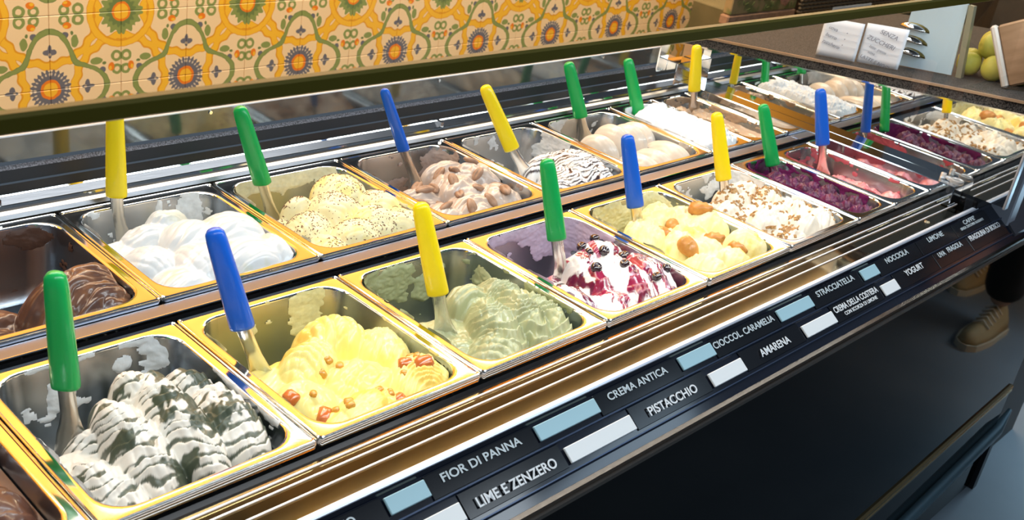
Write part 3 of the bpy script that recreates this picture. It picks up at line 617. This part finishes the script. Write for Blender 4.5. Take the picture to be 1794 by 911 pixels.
scatter('pastry_piece', V, F, PAS, [(.075, .095, 0), (.105, .165, 1), (.155, .185, 2.2), (.135, .085, .3), (.180, .105, .2), (.205, .165, .3), (.165, .055, .5)], 'golden-brown pastry piece on the custard gelato', 'pastry', 'pastry pieces on the custard gelato', H['cus'], -.002, 1.1)
BIS = mat('biscuit', (.23, .125, .075), .5, 0, .4, noise=(60, (.42, .26, .17), .2), bump=(200, .3, .001))
V, F = uvs(16, 12, lambda x, y, z: (.0075 * x, .0135 * y, .0050 * z - (.0022 * math.exp(-(x / .22) ** 2) if z > 0 else 0)))
scatter('oval_biscuit', V, F, BIS, [(.06, .07), (.045, .115), (.075, .16), (.10, .05), (.11, .09), (.125, .125), (.15, .055), (.16, .095), (.185, .125), (.20, .16), (.215, .10), (.19, .06), (.155, .155), (.085, .11), (.135, .17), (.07, .135), (.215, .185), (.10, .145)], 'grooved oval biscuit in the pale brown gelato', 'biscuit', 'oval biscuits in the brown gelato', H['bis'], -.002, 1.3, tilt=.6)
AMB = mat('amber_candy', (.80, .42, .06), .1, 0, .6, .5, trans=.5)
AMR = mat('red_amber_candy', (.62, .16, .03), .15, 0, .6, .5, trans=.2)
cub = lambda s: MB().box((-s, -s * .8, -s * .6), (s, s * .8, s * .7), s * .35)
c_ = cub(.0075)
scatter('candied_piece', c_.V, c_.F, AMB, [(.115, .135), (.125, .125), (.10, .125), (.08, .05), (.065, .055), (.075, .042), (.13, .055), (.14, .045), (.20, .045), (.205, .075), (.055, .085), (.21, .09), (.175, .06)], 'small amber candied cube on the yellow gelato', 'candied fruit', 'amber candied cubes on the yellow gelato', H['yel'], .001, .8)
c_ = cub(.011)
scatter('candied_peel', c_.V, c_.F, AMR, [(.035, .10), (.055, .06), (.150, .035), (.20, .055), (.188, .075)], 'reddish candied peel chunk on the yellow gelato', 'candied fruit', 'reddish candied peel on the yellow gelato', H['yel'], .001, 1)
# sprinkles and nuts: too many to count
def crumbs(name, g, n, size, M, fn, label, group, cat, sd):
    R = random.Random(sd); b = MB(); ox, oy, oz = g.org
    for _ in range(n):
        for _t in range(20):
            x, y = R.uniform(.025, g.w - .025), R.uniform(.025, .22)
            if R.random() < fn(x, y): break
        p, nn = g.hz(x, y); a = R.uniform(0, 6.28); e = basis((nn + Vector((R.uniform(-.4, .4), R.uniform(-.4, .4), 0))).normalized(), a).to_matrix()
        sx_, sy_, sz_ = (s_ * R.uniform(.6, 1.25) for s_ in size)
        k = [(-1, -1, -.6), (1, -.8, -.5), (.9, 1, -.6), (-1, .8, -.5), (-.7, -.8, .7), (.6, -.5, .9), (.7, .8, .6), (-.6, .5, .9)]
        b.add([tuple(p + e @ Vector((q[0] * sx_ * R.uniform(.8, 1.2), q[1] * sy_, q[2] * sz_))) for q in k], [(0, 3, 2, 1), (4, 5, 6, 7), (0, 1, 5, 4), (1, 2, 6, 5), (2, 3, 7, 6), (3, 0, 4, 7)])
    o = b.build(name, M); tag(o, label, cat, None, 'stuff')
crumbs('chocolate_sprinkles', H['spr'], 1500, (.0019, .0008, .0006), mat('sprinkle', (.13, .05, .03), .5, noise=(200, (.24, .10, .05), .2)), lambda x, y: .15 + .85 * (fbm(x * 40, y * 40, 44, 2) > .42), 'fine brown chocolate sprinkles over the pale yellow lumps', None, 'sprinkles', 3)
crumbs('chopped_nuts', H['nut'], 290, (.0046, .0034, .0026), mat('nut', (.50, .31, .12), .5, noise=(150, (.30, .15, .05), .15), bump=(300, .3, .001)), lambda x, y: .08 + .92 * (fbm(x * 22, y * 22, 61, 2) > .52), 'chopped golden-brown nuts on the fluffy white gelato', None, 'nuts', 5)

# ------------------------------------------------------------------ spatulas
def cplastic(n, c): return mat(n, c, .28, 0, .5, .2, bump=(90, .06, .001))
HC = {'green': cplastic('green_plastic', (.004, .36, .075)), 'yellow': cplastic('yellow_plastic', (.92, .70, .003)), 'blue': cplastic('blue_plastic', (.006, .11, .60))}
BLADE = mat('spatula_steel', (.66, .64, .60), .18, 1, noise=(40, (.72, .70, .66), .2), bump=(60, .2, .001))
def spatula(colour, E_, B_, T_, label, ground=None, thin=False, yaw=0):
    E_, B_, T_ = Vector(E_), Vector(B_), Vector(T_)
    r = empty('gelato_spatula', E_); tag(r, label, 'spatula', 'plastic-handled gelato spatulas')
    ax = (T_ - B_).normalized()
    side = Vector((CR[0][0], CR[0][1], 0)); side = side - ax * side.dot(ax); side.normalize()
    q = Matrix.Rotation(math.radians(yaw), 3, ax); side = q @ side
    nrm = ax.cross(side)
    def ring(c, a, b_, n=18, p=.75):
        out = []
        for i in range(n):
            t = 2 * math.pi * i / n; cs, sn = math.cos(t), math.sin(t)
            out.append(tuple(c + side * (a * math.copysign(abs(cs) ** p, cs)) + nrm * (b_ * math.copysign(abs(sn) ** p, sn)) - E_))
        return out
    Lh = (T_ - B_).length
    h = MB(); k = .62 if thin else 1
    st = [(0, .0125, .0075), (.012, .0150, .0095), (.04, .0152, .0098), (.3, .0146, .0095), (.65, .0132, .009), (.88, .0122, .0086), (.955, .0108, .008), (.985, .0080, .0062), (1, .0035, .003)]
    h.loft([ring(B_ + ax * Lh * t, a * (.78 if thin else 1), b_ * k) for t, a, b_ in st], True, True)
    o = h.build('handle', HC[colour], r); shade(o, 60)
    # small moulded ring near the top
    c = B_ + ax * Lh * .86 - nrm * (.0083 * k); 
    rg = MB(); pts = []
    bl = MB(); dn = (B_ - E_); Ld = dn.length; dn.normalize(); E2 = E_ - dn * .03
    q0 = [(B_ + ax * .004, .0095, .0045), (B_ - dn * Ld * .25, .0095, .0035), (B_ - dn * Ld * .55, .0100, .0026), (B_ - dn * Ld * .8, .0125, .0018), (E_, .0165, .0012), (E2, .0225, .0009)]
    bl.loft([ring(c_, a, b_, 16, .9) for c_, a, b_ in q0], True, True)
    o = bl.build('blade', BLADE, r); shade(o, 60)
    return r
SP = [
 ('yellow', (.095, .615, -.035), (.094, .617, .020), (.092, .618, .156), 'yellow-handled spatula in the snow-white cream gelato pan'),
 ('green', (.332, .563, -.04), (.317, .574, .016), (.282, .597, .142), 'green-handled spatula in the sprinkled gelato pan'),
 ('blue', (.632, .548, -.04), (.608, .571, .027), (.572, .601, .136), 'thin blue-handled spatula in the biscuit-studded gelato pan'),
 ('yellow', (.872, .501, -.04), (.847, .53, .007), (.798, .581, .123), 'yellow-handled spatula leaning in the chocolate-striped gelato pan'),
 ('green', (1.159, .60, -.04), (1.148, .614, .002), (1.117, .651, .116), 'green-handled spatula in the beige scooped gelato pan'),
 ('green', (1.345, .60, -.03), (1.345, .606, -.013), (1.318, .648, .106), 'green-handled spatula in the spiky white sorbet pan'),
 ('yellow', (1.535, .585, -.025), (1.530, .592, .024), (1.518, .606, .133), 'yellow-handled spatula in the light brown coffee gelato pan'),
 ('green', (-.181, .198, -.04), (-.185, .200, .020), (-.192, .203, .160), 'green-handled spatula in the mint-striped gelato, nearest the camera'),
 ('blue', (.055, .184, -.04), (.033, .200, .028), (0, .220, .159), 'blue-handled spatula in the lemon-yellow gelato pan'),
 ('yellow', (.328, .149, -.04), (.317, .160, .016), (.288, .188, .147), 'yellow-handled spatula in the pistachio gelato pan'),
 ('green', (.60, .170, -.04), (.588, .186, .026), (.564, .215, .153), 'green-handled spatula in the cherry-rippled gelato pan'),
 ('blue', (.854, .211, -.04), (.843, .227, .013), (.820, .260, .138), 'blue-handled spatula in the custard gelato pan'),
 ('yellow', (1.113, .202, -.04), (1.104, .219, .020), (1.081, .256, .145), 'yellow-handled spatula in the nut-topped gelato pan'),
 ('green', (1.364, .243, -.04), (1.357, .257, -.008), (1.332, .303, .114), 'green-handled spatula in the dark purple berry sorbet pan'),
 ('blue', (1.521, .222, -.04), (1.514, .236, .021), (1.498, .270, .139), 'blue-handled spatula in the pink strawberry sorbet pan')]
for i, s_ in enumerate(SP): spatula(*s_, thin=(i == 2), yaw=[10, -15, -20, 0, -10, 0, 20, 0, 5, 0, 0, 0, 0, 0, 0][i])

# ------------------------------------------------------------------ flavour labels
slope = math.atan(.7); ER = (slope, 0, 0)
PLATE = mat('black_label_plate', (.006, .007, .010), .15, 0, .5)
LET = mat('white_lettering', (.85, .9, .95), .4); LETG = mat('grey_lettering', (.62, .72, .78), .4)
SILV = mat('silver_blank', (.42, .68, .80), .32, .0); GLARE = mat('glare_blank', (.92, .97, 1), .3)  # lower silver tags: reflected lamp glare painted into the colour as white
def lpos(x, s): # s = distance down the rail from y=-.085
    c = math.cos(slope); return Vector((x, -.085 - s * c, -.025 - s * math.sin(slope)))
def text(body, x0, x1, s, hgt, M, parent, ploc, name='lettering', lift=.0015, bold=.02):
    cu = bpy.data.curves.new(name, 'FONT'); cu.body = body; cu.size = 1; cu.offset = bold; cu.extrude = .02
    o = bpy.data.objects.new('tmp', cu); COL.objects.link(o); bpy.context.view_layer.update()
    me = bpy.data.meshes.new_from_object(o.evaluated_get(bpy.context.evaluated_depsgraph_get())); COL.objects.unlink(o); bpy.data.objects.remove(o)
    me.name = name
    co = np.zeros(len(me.vertices) * 3); me.vertices.foreach_get('co', co); co = co.reshape(-1, 3)
    mn, mxv = co.min(0), co.max(0); co[:, 0] = (co[:, 0] - mn[0]) / (mxv[0] - mn[0]) * (x1 - x0); co[:, 1] = (co[:, 1] - mn[1]) / (mxv[1] - mn[1]) * hgt; co[:, 2] = co[:, 2] * .008
    me.vertices.foreach_set('co', co.ravel()); me.update(); me.materials.clear(); me.materials.append(M)
    o = bpy.data.objects.new(name, me); COL.objects.link(o); o.parent = parent
    n = Vector((0, -math.sin(slope), math.cos(slope)))
    o.location = lpos(x0, s + hgt) + n * lift - ploc; o.rotation_euler = ER; return o
def plate(x0, x1, row, lines, label, raised=False):
    s0, s1 = ((.0035, .0325), (.0370, .0690))[row]; n = Vector((0, -math.sin(slope), math.cos(slope)))
    pl = lpos(x0, s1) - n * .0028
    o = MB().box((0, 0, 0), (x1 - x0, s1 - s0, .0022), .0006).build('flavour_label', PLATE, loc=pl, rot=ER); tag(o, label, 'label', 'flavour labels on the rail')
    for body, a, b_, s, h_, M in lines:
        t = text(body, a, b_, s, h_, M, None, Vector((0, 0, 0)), lift=.0022 if raised else .0004)
        t.parent = o; t.matrix_parent_inverse = (Matrix.Translation(pl) @ Matrix.Rotation(slope, 4, 'X')).inverted()
def blank(x0, x1, row, M, label):
    s0, s1 = ((.0065, .0265), (.0455, .0665))[row]; n = Vector((0, -math.sin(slope), math.cos(slope)))
    o = MB().box((0, 0, 0), (x1 - x0, s1 - s0, .0035), .0008).build('blank_tag', M, loc=lpos(x0, s1) - n * .0005, rot=ER); tag(o, label, 'blank tag', 'blank tags on the label rail')
TX = .0105
plate(-.10, .014, 0, [('TO', -.046, -.0245, .0085, TX, LETG)], 'black label ending in TO at the lower left of the rail')
plate(.075, .248, 0, [('FIOR DI PANNA', .096, .224, .0085, TX, LETG)], 'black label reading FIOR DI PANNA')
plate(.366, .544, 0, [('CREMA ANTICA', .389, .517, .0085, TX, LETG)], 'black label reading CREMA ANTICA')
plate(.630, .806, 0, [('CIOCCOL. CARAMELIA', .632, .797, .0085, TX, LETG)], 'black label reading CIOCCOL. CARAMELIA')
plate(.914, 1.084, 0, [('STRACCIATELLA', .935, 1.063, .006, TX, LETG)], 'black label reading STRACCIATELLA')
plate(1.147, 1.318, 0, [('NOCCIOLA', 1.186, 1.275, .006, TX, LETG)], 'black label reading NOCCIOLA')
plate(1.321, 1.480, 0, [('LIMONE', 1.365, 1.434, .0045, TX, LETG)], 'black label reading LIMONE')
plate(1.483, 1.652, 0, [("CAFFE'", 1.535, 1.592, .0045, .0095, LETG), ('SENZA ZUCCHERI AGGIUNTI', 1.509, 1.622, .0165, .0055, LETG)], "black label reading CAFFE' SENZA ZUCCHERI AGGIUNTI")
plate(.104, .272, 1, [('LIME E ZENZERO', .122, .254, .0495, .0125, LET)], 'black label reading LIME E ZENZERO', True)
plate(.409, .581, 1, [('PISTACCHIO', .440, .549, .048, .0125, LET)], 'black label reading PISTACCHIO', True)
plate(.673, .842, 1, [('AMARENA', .716, .800, .048, .0120, LET)], 'black label reading AMARENA', True)
plate(.946, 1.114, 1, [('CREMA DELLA COSTIERA', .950, 1.103, .042, .0110, LET), ('CON SCORZA DI LIMONE', .973, 1.088, .0565, .0065, LET)], 'black label reading CREMA DELLA COSTIERA CON SCORZA DI LIMONE', True)
plate(1.177, 1.345, 1, [('YOGURT', 1.216, 1.290, .041, .0115, LET)], 'black label reading YOGURT', True)
plate(1.348, 1.504, 1, [('UVA', 1.362, 1.392, .040, .010, LETG), ('FRAGOLA', 1.405, 1.472, .0385, .0105, LETG)], 'black label handwritten UVA FRAGOLA', True)
plate(1.507, 1.690, 1, [('FRAGOLINA DI BOSCO', 1.512, 1.668, .038, .0115, LET)], 'black label reading FRAGOLINA DI BOSCO', True)
for x0, x1, after in ((.016, .073, 'FIOR DI PANNA'), (.250, .364, 'CREMA ANTICA'), (.546, .627, 'CIOCCOL. CARAMELIA'), (.809, .911, 'STRACCIATELLA'), (1.087, 1.144, 'NOCCIOLA')):
    blank(x0, x1, 0, SILV, 'grey-blue blank tag in the upper rail just left of ' + after)
for x0, x1, after in ((-.02, .100, 'LIME E ZENZERO'), (.276, .405, 'PISTACCHIO'), (.585, .669, 'AMARENA'), (.845, .942, 'CREMA DELLA COSTIERA'), (1.118, 1.173, 'YOGURT')):
    blank(x0, x1, 1, GLARE, 'silver blank tag, lamp reflection painted white, in the lower rail just left of ' + after)

# ------------------------------------------------------------------ hook clip at the end ledge
cl = empty('glass_clip', (1.590, -.035, .024)); tag(cl, 'clear round plastic clip at the front end of the steel end ledge', 'clip')
CLR = mat('clear_plastic', (.9, .93, .95), .08, 0, .5, trans=.7)
b = MB(); b.loft([[(math.cos(t * math.pi / 9) * r_, math.sin(t * math.pi / 9) * r_, z) for t in range(18)] for r_, z in ((.013, 0), (.0145, .002), (.0145, .007), (.012, .009), (.009, .0075), (.002, .0075))], True, True); b.build('disc', CLR, cl, True)
MB().box((-.004, .010, .003), (.004, .032, .008), .001).build('arm', CLR, cl); MB().tube([(0, .030, .001), (0, .030, .012)], .006, 10).build('knob', CLR, cl, True)

# ------------------------------------------------------------------ neighbouring worktop beyond the end panel
wt = empty('granite_worktop', (2.2, .2, -.93)); tag(wt, 'speckled black granite worktop beyond the mirrored end panel', 'worktop')
for nm, b_, M_ in (('slab', slab(1.606, 2.6, -.14, .74, 0, .0245), GRANITE), ('edge_strip', slab(1.602, 1.607, -.14, .78, .021, .0262), mat('brown_edge', (.35, .25, .17), .3, .5)), ('edge_strip', slab(1.602, 1.607, -.14, .78, -.002, .0015), CHROME), ('cabinet', MB().box((2.18, -.12, -.93), (2.58, .70, .08)), mat('dark_cabinet', (.03, .028, .026), .5))):
    o = b_.build(nm, M_); o.parent = wt; o.matrix_parent_inverse = Matrix.Translation((-2.2, -.2, .93))
st = lambda y: sl(y) + .0245
PAPER = mat('paper', (.66, .72, .80), .8); INK = mat('ink', (.16, .18, .24), .8); RULE = mat('rule', (.50, .54, .60), .8)
def note(name, x, y0, y1, h, label, words, lean=.0, col=PAPER):
    # y0 rear (left in view) to y1 front (right in view); faces -x
    n = 10; V = []; F = []
    for i in range(n + 1):
        for j in range(7):
            t = i / n; s_ = j / 6; y = y0 + (y1 - y0) * t; V.append((x + lean * s_ + .003 * math.sin(t * 3), y, st(y) + .001 + s_ * h)); 
    for i in range(n):
        for j in range(6): a = i * 7 + j; F.append((a, a + 7, a + 8, a + 1))
    o = mk(name, V, F, col, None, True); tag(o, label, 'paper')
    md = o.modifiers.new('thick', 'SOLIDIFY'); md.thickness = .0006
    R = random.Random(5)
    for wd, ty, sz_, hh in words:
        cu = bpy.data.curves.new('writing', 'FONT'); cu.body = wd; cu.size = hh; cu.extrude = .0001; cu.shear = .3; cu.offset = -.0
        t = bpy.data.objects.new('writing', cu); COL.objects.link(t); cu.materials.append(INK); bpy.context.view_layer.update(); m2 = bpy.data.meshes.new_from_object(t.evaluated_get(bpy.context.evaluated_depsgraph_get())); bpy.data.objects.remove(t); m2.name = 'writing'; t = bpy.data.objects.new('writing', m2); COL.objects.link(t); t.parent = o
        y = y0 + (y1 - y0) * ty; t.location = (x - .002 + lean * sz_, y, st(y) + sz_ * h); t.rotation_euler = Matrix(((0, 0, -1), (-1, -.1, 0), (-.12, 1, 0))).to_euler()
    b = MB()
    for q in (.35, .52, .70):
        ya, yb = y0 + (y1 - y0) * .05, y0 + (y1 - y0) * .95; b.box((x - .0012 + lean * q, yb, 0), (x - .0008 + lean * q, ya, .0006)); 
        k = len(b.V) - 8
        for i in range(k, k + 8): v = b.V[i]; b.V[i] = (v[0], v[1], v[2] + st(v[1]) + q * h)
    b.build('ruled_line', RULE, o)['kind'] = 'stuff'
note('handwritten_note', 1.665, .385, .290, .085, 'white handwritten note with three dotted lines, standing left on the granite', [('burro', .12, .56, .012), ('zucchero', .08, .38, .012), ('uova', .15, .76, .012), ('.', .62, .70, .02), ('.', .6, .54, .02), ('.', .58, .38, .02)])
note('handwritten_note', 1.672, .288, .192, .088, 'white handwritten sheet beside the steel plate, standing on the granite', [('SENZA', .35, .82, .014), ('ZUCCHERI', .08, .64, .014), ('latte  panna', .2, .44, .009), ('uova', .2, .30, .009), ('LATTE E NOCI', .05, .16, .011)])
# steel plate with three scoops
sp = empty('steel_plate', (1.73, .13, st(.13))); tag(sp, 'upright brushed steel plate with three half-round scoop slots', 'plate')
def wp(o, p, loc): o.parent = p; o.matrix_parent_inverse = Matrix.Translation([-c for c in loc]); return o
pl0 = (1.73, .13, st(.13))
b = MB().loft([[(x, .225, st(.225) + .002), (x, .098, st(.098) + .002), (x, .112, st(.09) + .17), (x, .225, st(.225) + .15)] for x in (1.73, 1.734)], True, True)
wp(b.build('panel', mat('pale_steel', (.46, .60, .68), .35, .3, bump=(8, .2, .01))), sp, pl0)
wp(MB().loft([[(1.725, y, z), (1.74, y, z), (1.74, y + .012, z), (1.725, y + .012, z)] for y, z in ((.074, st(.08)), (.096, st(.08) + .15))], True, True).build('side_frame', mat('olive_frame', (.25, .24, .16), .4, .4)), sp, pl0)
for k_ in range(3):
    y, z = .196 + .004 * k_, st(.2) + .030 + .027 * k_
    V, F = uvs(20, 8, lambda x, yy, zz: (1.730 - .0035 * abs(x) , y + .033 * yy, z + .0135 * max(zz, 0)))
    wp(mk('slot_rim', V, F, mat('slot_rim', (.22, .19, .06), .3, .6), None, True), sp, pl0)
    V, F = uvs(20, 12, lambda x, yy, zz: (1.728 - .012 * abs(x), y + .006 + .030 * yy, z + .0115 * max(zz, 0)))
    wp(mk('scoop', V, F, CHROME, None, True), sp, pl0)
# green fruit, jar, board
FR = mat('green_fruit', (.30, .30, .035), .5, 0, .3, noise=(20, (.46, .42, .07), .2), bump=(80, .2, .001))
V, F = uvs(14, 10, lambda x, y, z: (.028 * x, .026 * y, .026 * z - .004 * math.exp(-(x * x + y * y) / .05) * (1 if z > 0 else -1)))
k_ = 0; fme = None; fl_ = []
for i, (x, y, l) in enumerate([(1.775, .085, 0), (1.77, .030, 0), (1.775, -.025, 0), (1.83, .105, 0), (1.83, .050, 0), (1.83, -.005, 0), (1.83, -.06, 0), (1.80, .060, 1), (1.80, .0, 1), (1.86, .08, 1), (1.86, .02, 1), (1.89, .055, 0), (1.89, -.01, 0)]):
    if fme is None: o = mk('green_fruit', V, F, FR, None, True); fme = o.data
    else: o = bpy.data.objects.new('green_fruit', fme); COL.objects.link(o)
    o.location = (x, y, st(y) + .026 + l * .040); o.rotation_euler = (i, i * 2, 0); tag(o, '', 'fruit', 'yellow-green fruit pile on the granite'); fl_.append(o)
rank_labels(fl_, 'yellow-green fruit in the pile beyond the steel plate')
bo = empty('wooden_board', (1.700, -.022, st(-.022))); tag(bo, 'brown wooden board with pale rounded rim leaning at the top right', 'board')
ang = Matrix.Rotation(math.radians(-14), 4, 'X')
for nm, a_, b2, M_ in (('board', (.0, -.20, .0), (.010, -.014, .128), mat('board_wood', (.15, .085, .04), .5, noise=(10, (.22, .13, .07), .2, (1, 1, 6)))), ('rim', (-.004, -.014, .0), (.013, .0, .130), mat('pale_rim', (.42, .38, .33), .5))):
    o = MB().box(a_, b2, .004).build(nm, M_, bo); o.rotation_euler = (math.radians(-30), 0, 0)
# ------------------------------------------------------------------ shelf behind the counter: tapestry box, wicker basket
sh = MB().box((3.30, 1.36, -.93), (4.9, 1.80, -.172), .004).build('back_cabinet', mat('olive_brown', (.10, .08, .03), .6, noise=(6, (.16, .12, .05), .2))); tag(sh, 'low brown cabinet behind the counter near the wall end', 'cabinet')
tb = empty('floral_box', (3.27, 1.52, -.172), (0, 0, 0)); tag(tb, 'flat box with a faded floral print standing on the back cabinet', 'box')
FL = mat('floral_print', (.34, .22, .09), .7, noise=(16, (.16, .15, .04), .06))
FL2 = mat('pink_brown_border', (.40, .21, .12), .7, noise=(60, (.28, .15, .08), .15))
MB().box((-.235, -.07, .045), (.255, -.035, .42), .004).build('panel', FL, tb); MB().box((-.245, -.072, .004), (.262, -.030, .044), .006).build('border', FL2, tb)
ROSE = mat('rose_print', (.52, .26, .15), .7, noise=(60, (.30, .10, .06), .15)); LEAF = mat('leaf_print', (.11, .13, .03), .7)
R9 = random.Random(9)
b = MB()
for k_ in range(5):
    a_ = k_ * 1.2566
    V, F = uvs(8, 6, lambda x, y, z: (.16 + .02 * math.cos(a_) + .026 * x, -.0705 + .0022 * y, .10 + .02 * math.sin(a_) + .022 * z)); b.add(V, F)
b.build('rose', ROSE, tb, True)['kind'] = 'stuff'
b = MB()
for k_ in range(26):
    x_, z_ = R9.uniform(-.2, .23), R9.uniform(.06, .16); e_ = R9.uniform(0, 3)
    V, F = uvs(6, 4, lambda x, y, z: (x_ + .014 * x * math.cos(e_) - .004 * z * math.sin(e_), -.0705 + .0015 * y, z_ + .014 * x * math.sin(e_) + .004 * z * math.cos(e_))); b.add(V, F)
b.build('leaf_pattern', LEAF, tb, True)['kind'] = 'stuff'
bk_ = empty('wicker_basket', (4.02, 1.50, -.172)); tag(bk_, 'dark brown woven basket with a white tag, right of the floral box', 'basket')
WIC = mat('wicker', (.16, .11, .06), .7); WID = mat('wicker_dark', (.03, .022, .015), .8)
MB().box((-.46, -.045, .002), (.60, .10, .30)).build('liner', WID, bk_)
b = MB()
for r_i in range(15):
    z = .012 + r_i * .016; pts = [(-.47 + .0179 * i, -.052 + .006 * (1 if (i + r_i) % 2 else -1), z) for i in range(60)]
    b.tube(pts, .0065, 5)
o = b.build('woven_canes', WIC, bk_, True); o['kind'] = 'stuff'
o = MB().box((-.19, -.066, .0), (.17, -.064, .030)).build('paper_tag', PAPER, bk_); o.location = (0, 0, .004)

# ------------------------------------------------------------------ the customer whose shoes mirror in the black panel
pe = empty('person', (3.16, -.62, -.93)); tag(pe, 'person in dark trousers and tan lace-up sneakers standing by the counter', 'person')
TRO = mat('dark_trousers', (.008, .008, .010), .8); SHO = mat('tan_suede', (.34, .26, .13), .7, bump=(200, .2, .001)); SOL = mat('pale_sole', (.55, .50, .38), .5); LAC = mat('pale_laces', (.7, .66, .55), .7)
SKN = mat('skin', (.55, .33, .24), .5); JKT = mat('navy_jacket', (.02, .025, .04), .7, bump=(80, .3, .002)); HAI = mat('dark_hair', (.03, .018, .01), .6)
def skin(name, pts, edges, rad, M, parent, lv=2):
    me = bpy.data.meshes.new(name); me.from_pydata(pts, edges, []); me.materials.append(M)
    o = bpy.data.objects.new(name, me); COL.objects.link(o); o.parent = parent
    o.modifiers.new('skin', 'SKIN'); me.skin_vertices.new() if not me.skin_vertices else None
    for i, r_ in enumerate(rad): me.skin_vertices[0].data[i].radius = (r_, r_) if not isinstance(r_, tuple) else r_
    me.skin_vertices[0].data[0].use_root = True
    sb = o.modifiers.new('sub', 'SUBSURF'); sb.levels = lv; sb.render_levels = lv; 
    me.polygons.foreach_set('use_smooth', [True] * len(me.polygons)); o.modifiers['skin'].use_smooth_shade = True; return o
P_ = [(0, 0, .94), (0, 0, 1.10), (-.01, 0, 1.28), (0, 0, 1.42), (0, 0, 1.49), (-.01, 0, 1.56), (-.015, 0, 1.66)]
E_ = [(0, 1), (1, 2), (2, 3), (3, 4), (4, 5), (5, 6)]; R_ = [.14, .13, .15, .12, .055, .085, .09]
for sg in (-1, 1):
    k = len(P_); P_ += [(0, sg * .18, 1.40), (.03, sg * .23, 1.14), (-.08, sg * .22, .92), (-.13, sg * .215, .85)]; R_ += [.062, .046, .034, .030]; E_ += [(3, k), (k, k + 1), (k + 1, k + 2), (k + 2, k + 3)]
    k = len(P_); P_ += [(0, sg * .09, .86), ((-.015 if sg > 0 else .16), sg * .10, .48), ((.02 if sg > 0 else .42), sg * .105, .10)]; R_ += [.10, .065, .042]; E_ += [(0, k), (k, k + 1), (k + 1, k + 2)]
skin('body', P_, E_, R_, SKN, pe)
skin('trousers', [(0, 0, .95), (0, -.09, .85), (.16, -.10, .48), (.42, -.105, .12), (0, .09, .85), (-.015, .10, .48), (.02, .105, .12)], [(0, 1), (1, 2), (2, 3), (0, 4), (4, 5), (5, 6)], [.15, .115, .085, .075, .115, .085, .075], TRO, pe)
skin('jacket', [(0, 0, .96), (0, 0, 1.12), (-.01, 0, 1.29), (0, 0, 1.42), (0, -.18, 1.41), (.03, -.23, 1.14), (-.07, -.22, .95), (0, .18, 1.41), (.03, .23, 1.14), (-.07, .22, .95)], [(0, 1), (1, 2), (2, 3), (3, 4), (4, 5), (5, 6), (3, 7), (7, 8), (8, 9)], [.155, .15, .17, .13, .075, .06, .048, .075, .06, .048], JKT, pe)
V, F = uvs(20, 14, lambda x, y, z: (.012 + .105 * x, .094 * y, 1.665 + .105 * z if z > -.25 or x > 0 else 1.64 + .03 * z)); F = [f for f in F if not (sum(V[i][0] for i in f) / 4 < -.035 and sum(V[i][2] for i in f) / 4 < 1.70)]
mk('hair', V, F, HAI, pe, True)
V, F = uvs(8, 6, lambda x, y, z: (-.112 + .018 * x, .013 * y, 1.60 + .022 * z)); mk('nose', V, F, SKN, pe, True)
for sg in (-1, 1):
    V, F = uvs(8, 6, lambda x, y, z: (-.090 + .012 * x, sg * .034 + .014 * y, 1.635 + .008 * z)); mk('eye', V, F, mat('eye', (.1, .08, .06), .2), pe, True)
    for f_ in range(5):
        b0 = Vector((-.135, sg * (.200 + .010 * f_), .845)); L_ = (.05, .075, .082, .076, .06)[f_]
        skin('finger', [tuple(b0), tuple(b0 + Vector((-.022, 0, -L_ * .5))), tuple(b0 + Vector((-.012, 0, -L_)))] if f_ else [tuple(b0), tuple(b0 + Vector((-.03, -sg * .015, -.02))), tuple(b0 + Vector((-.045, -sg * .015, -.05)))], [(0, 1), (1, 2)], [.010, .008, .007], SKN, pe, 1)
    fx, fy = (.40 if sg < 0 else -.02), sg * .105
    rings = []; rs = []
    for t in range(15):
        u = t / 14; x = -.20 + u * .30; wd = (.030 + .020 * math.sin(min(1, u * 1.6) * math.pi / 1.6)) * (1 if 0 < t < 14 else .35); hh = .038 + .018 * u + (.045 * max(0, (u - .45)) / .55)
        rings.append([(x + fx, fy + wd * math.cos(q) * (1 - .35 * max(0, math.sin(q))), .022 + hh * max(0, math.sin(q)) * (1 if 0 < t < 14 else .5)) for q in [math.pi * j / 8 for j in range(9)]])
        rs.append([(x + fx - (.006 if t == 0 else 0), fy + (wd + .004) * c_, z_) for c_, z_ in ((-1, .0), (1, .0), (1, .024), (-1, .024))])
    MB().loft(rings, True, True).build('shoe', SHO, pe, True); MB().loft(rs, True, True).build('sole', SOL, pe)
    for q in range(5):
        x = -.085 + q * .022 + fx; MB().tube([(x, fy - .03, .060 + q * .008), (x + .01, fy, .078 + q * .009), (x, fy + .03, .060 + q * .008)], .0035, 6).build('lace', LAC, pe, True)
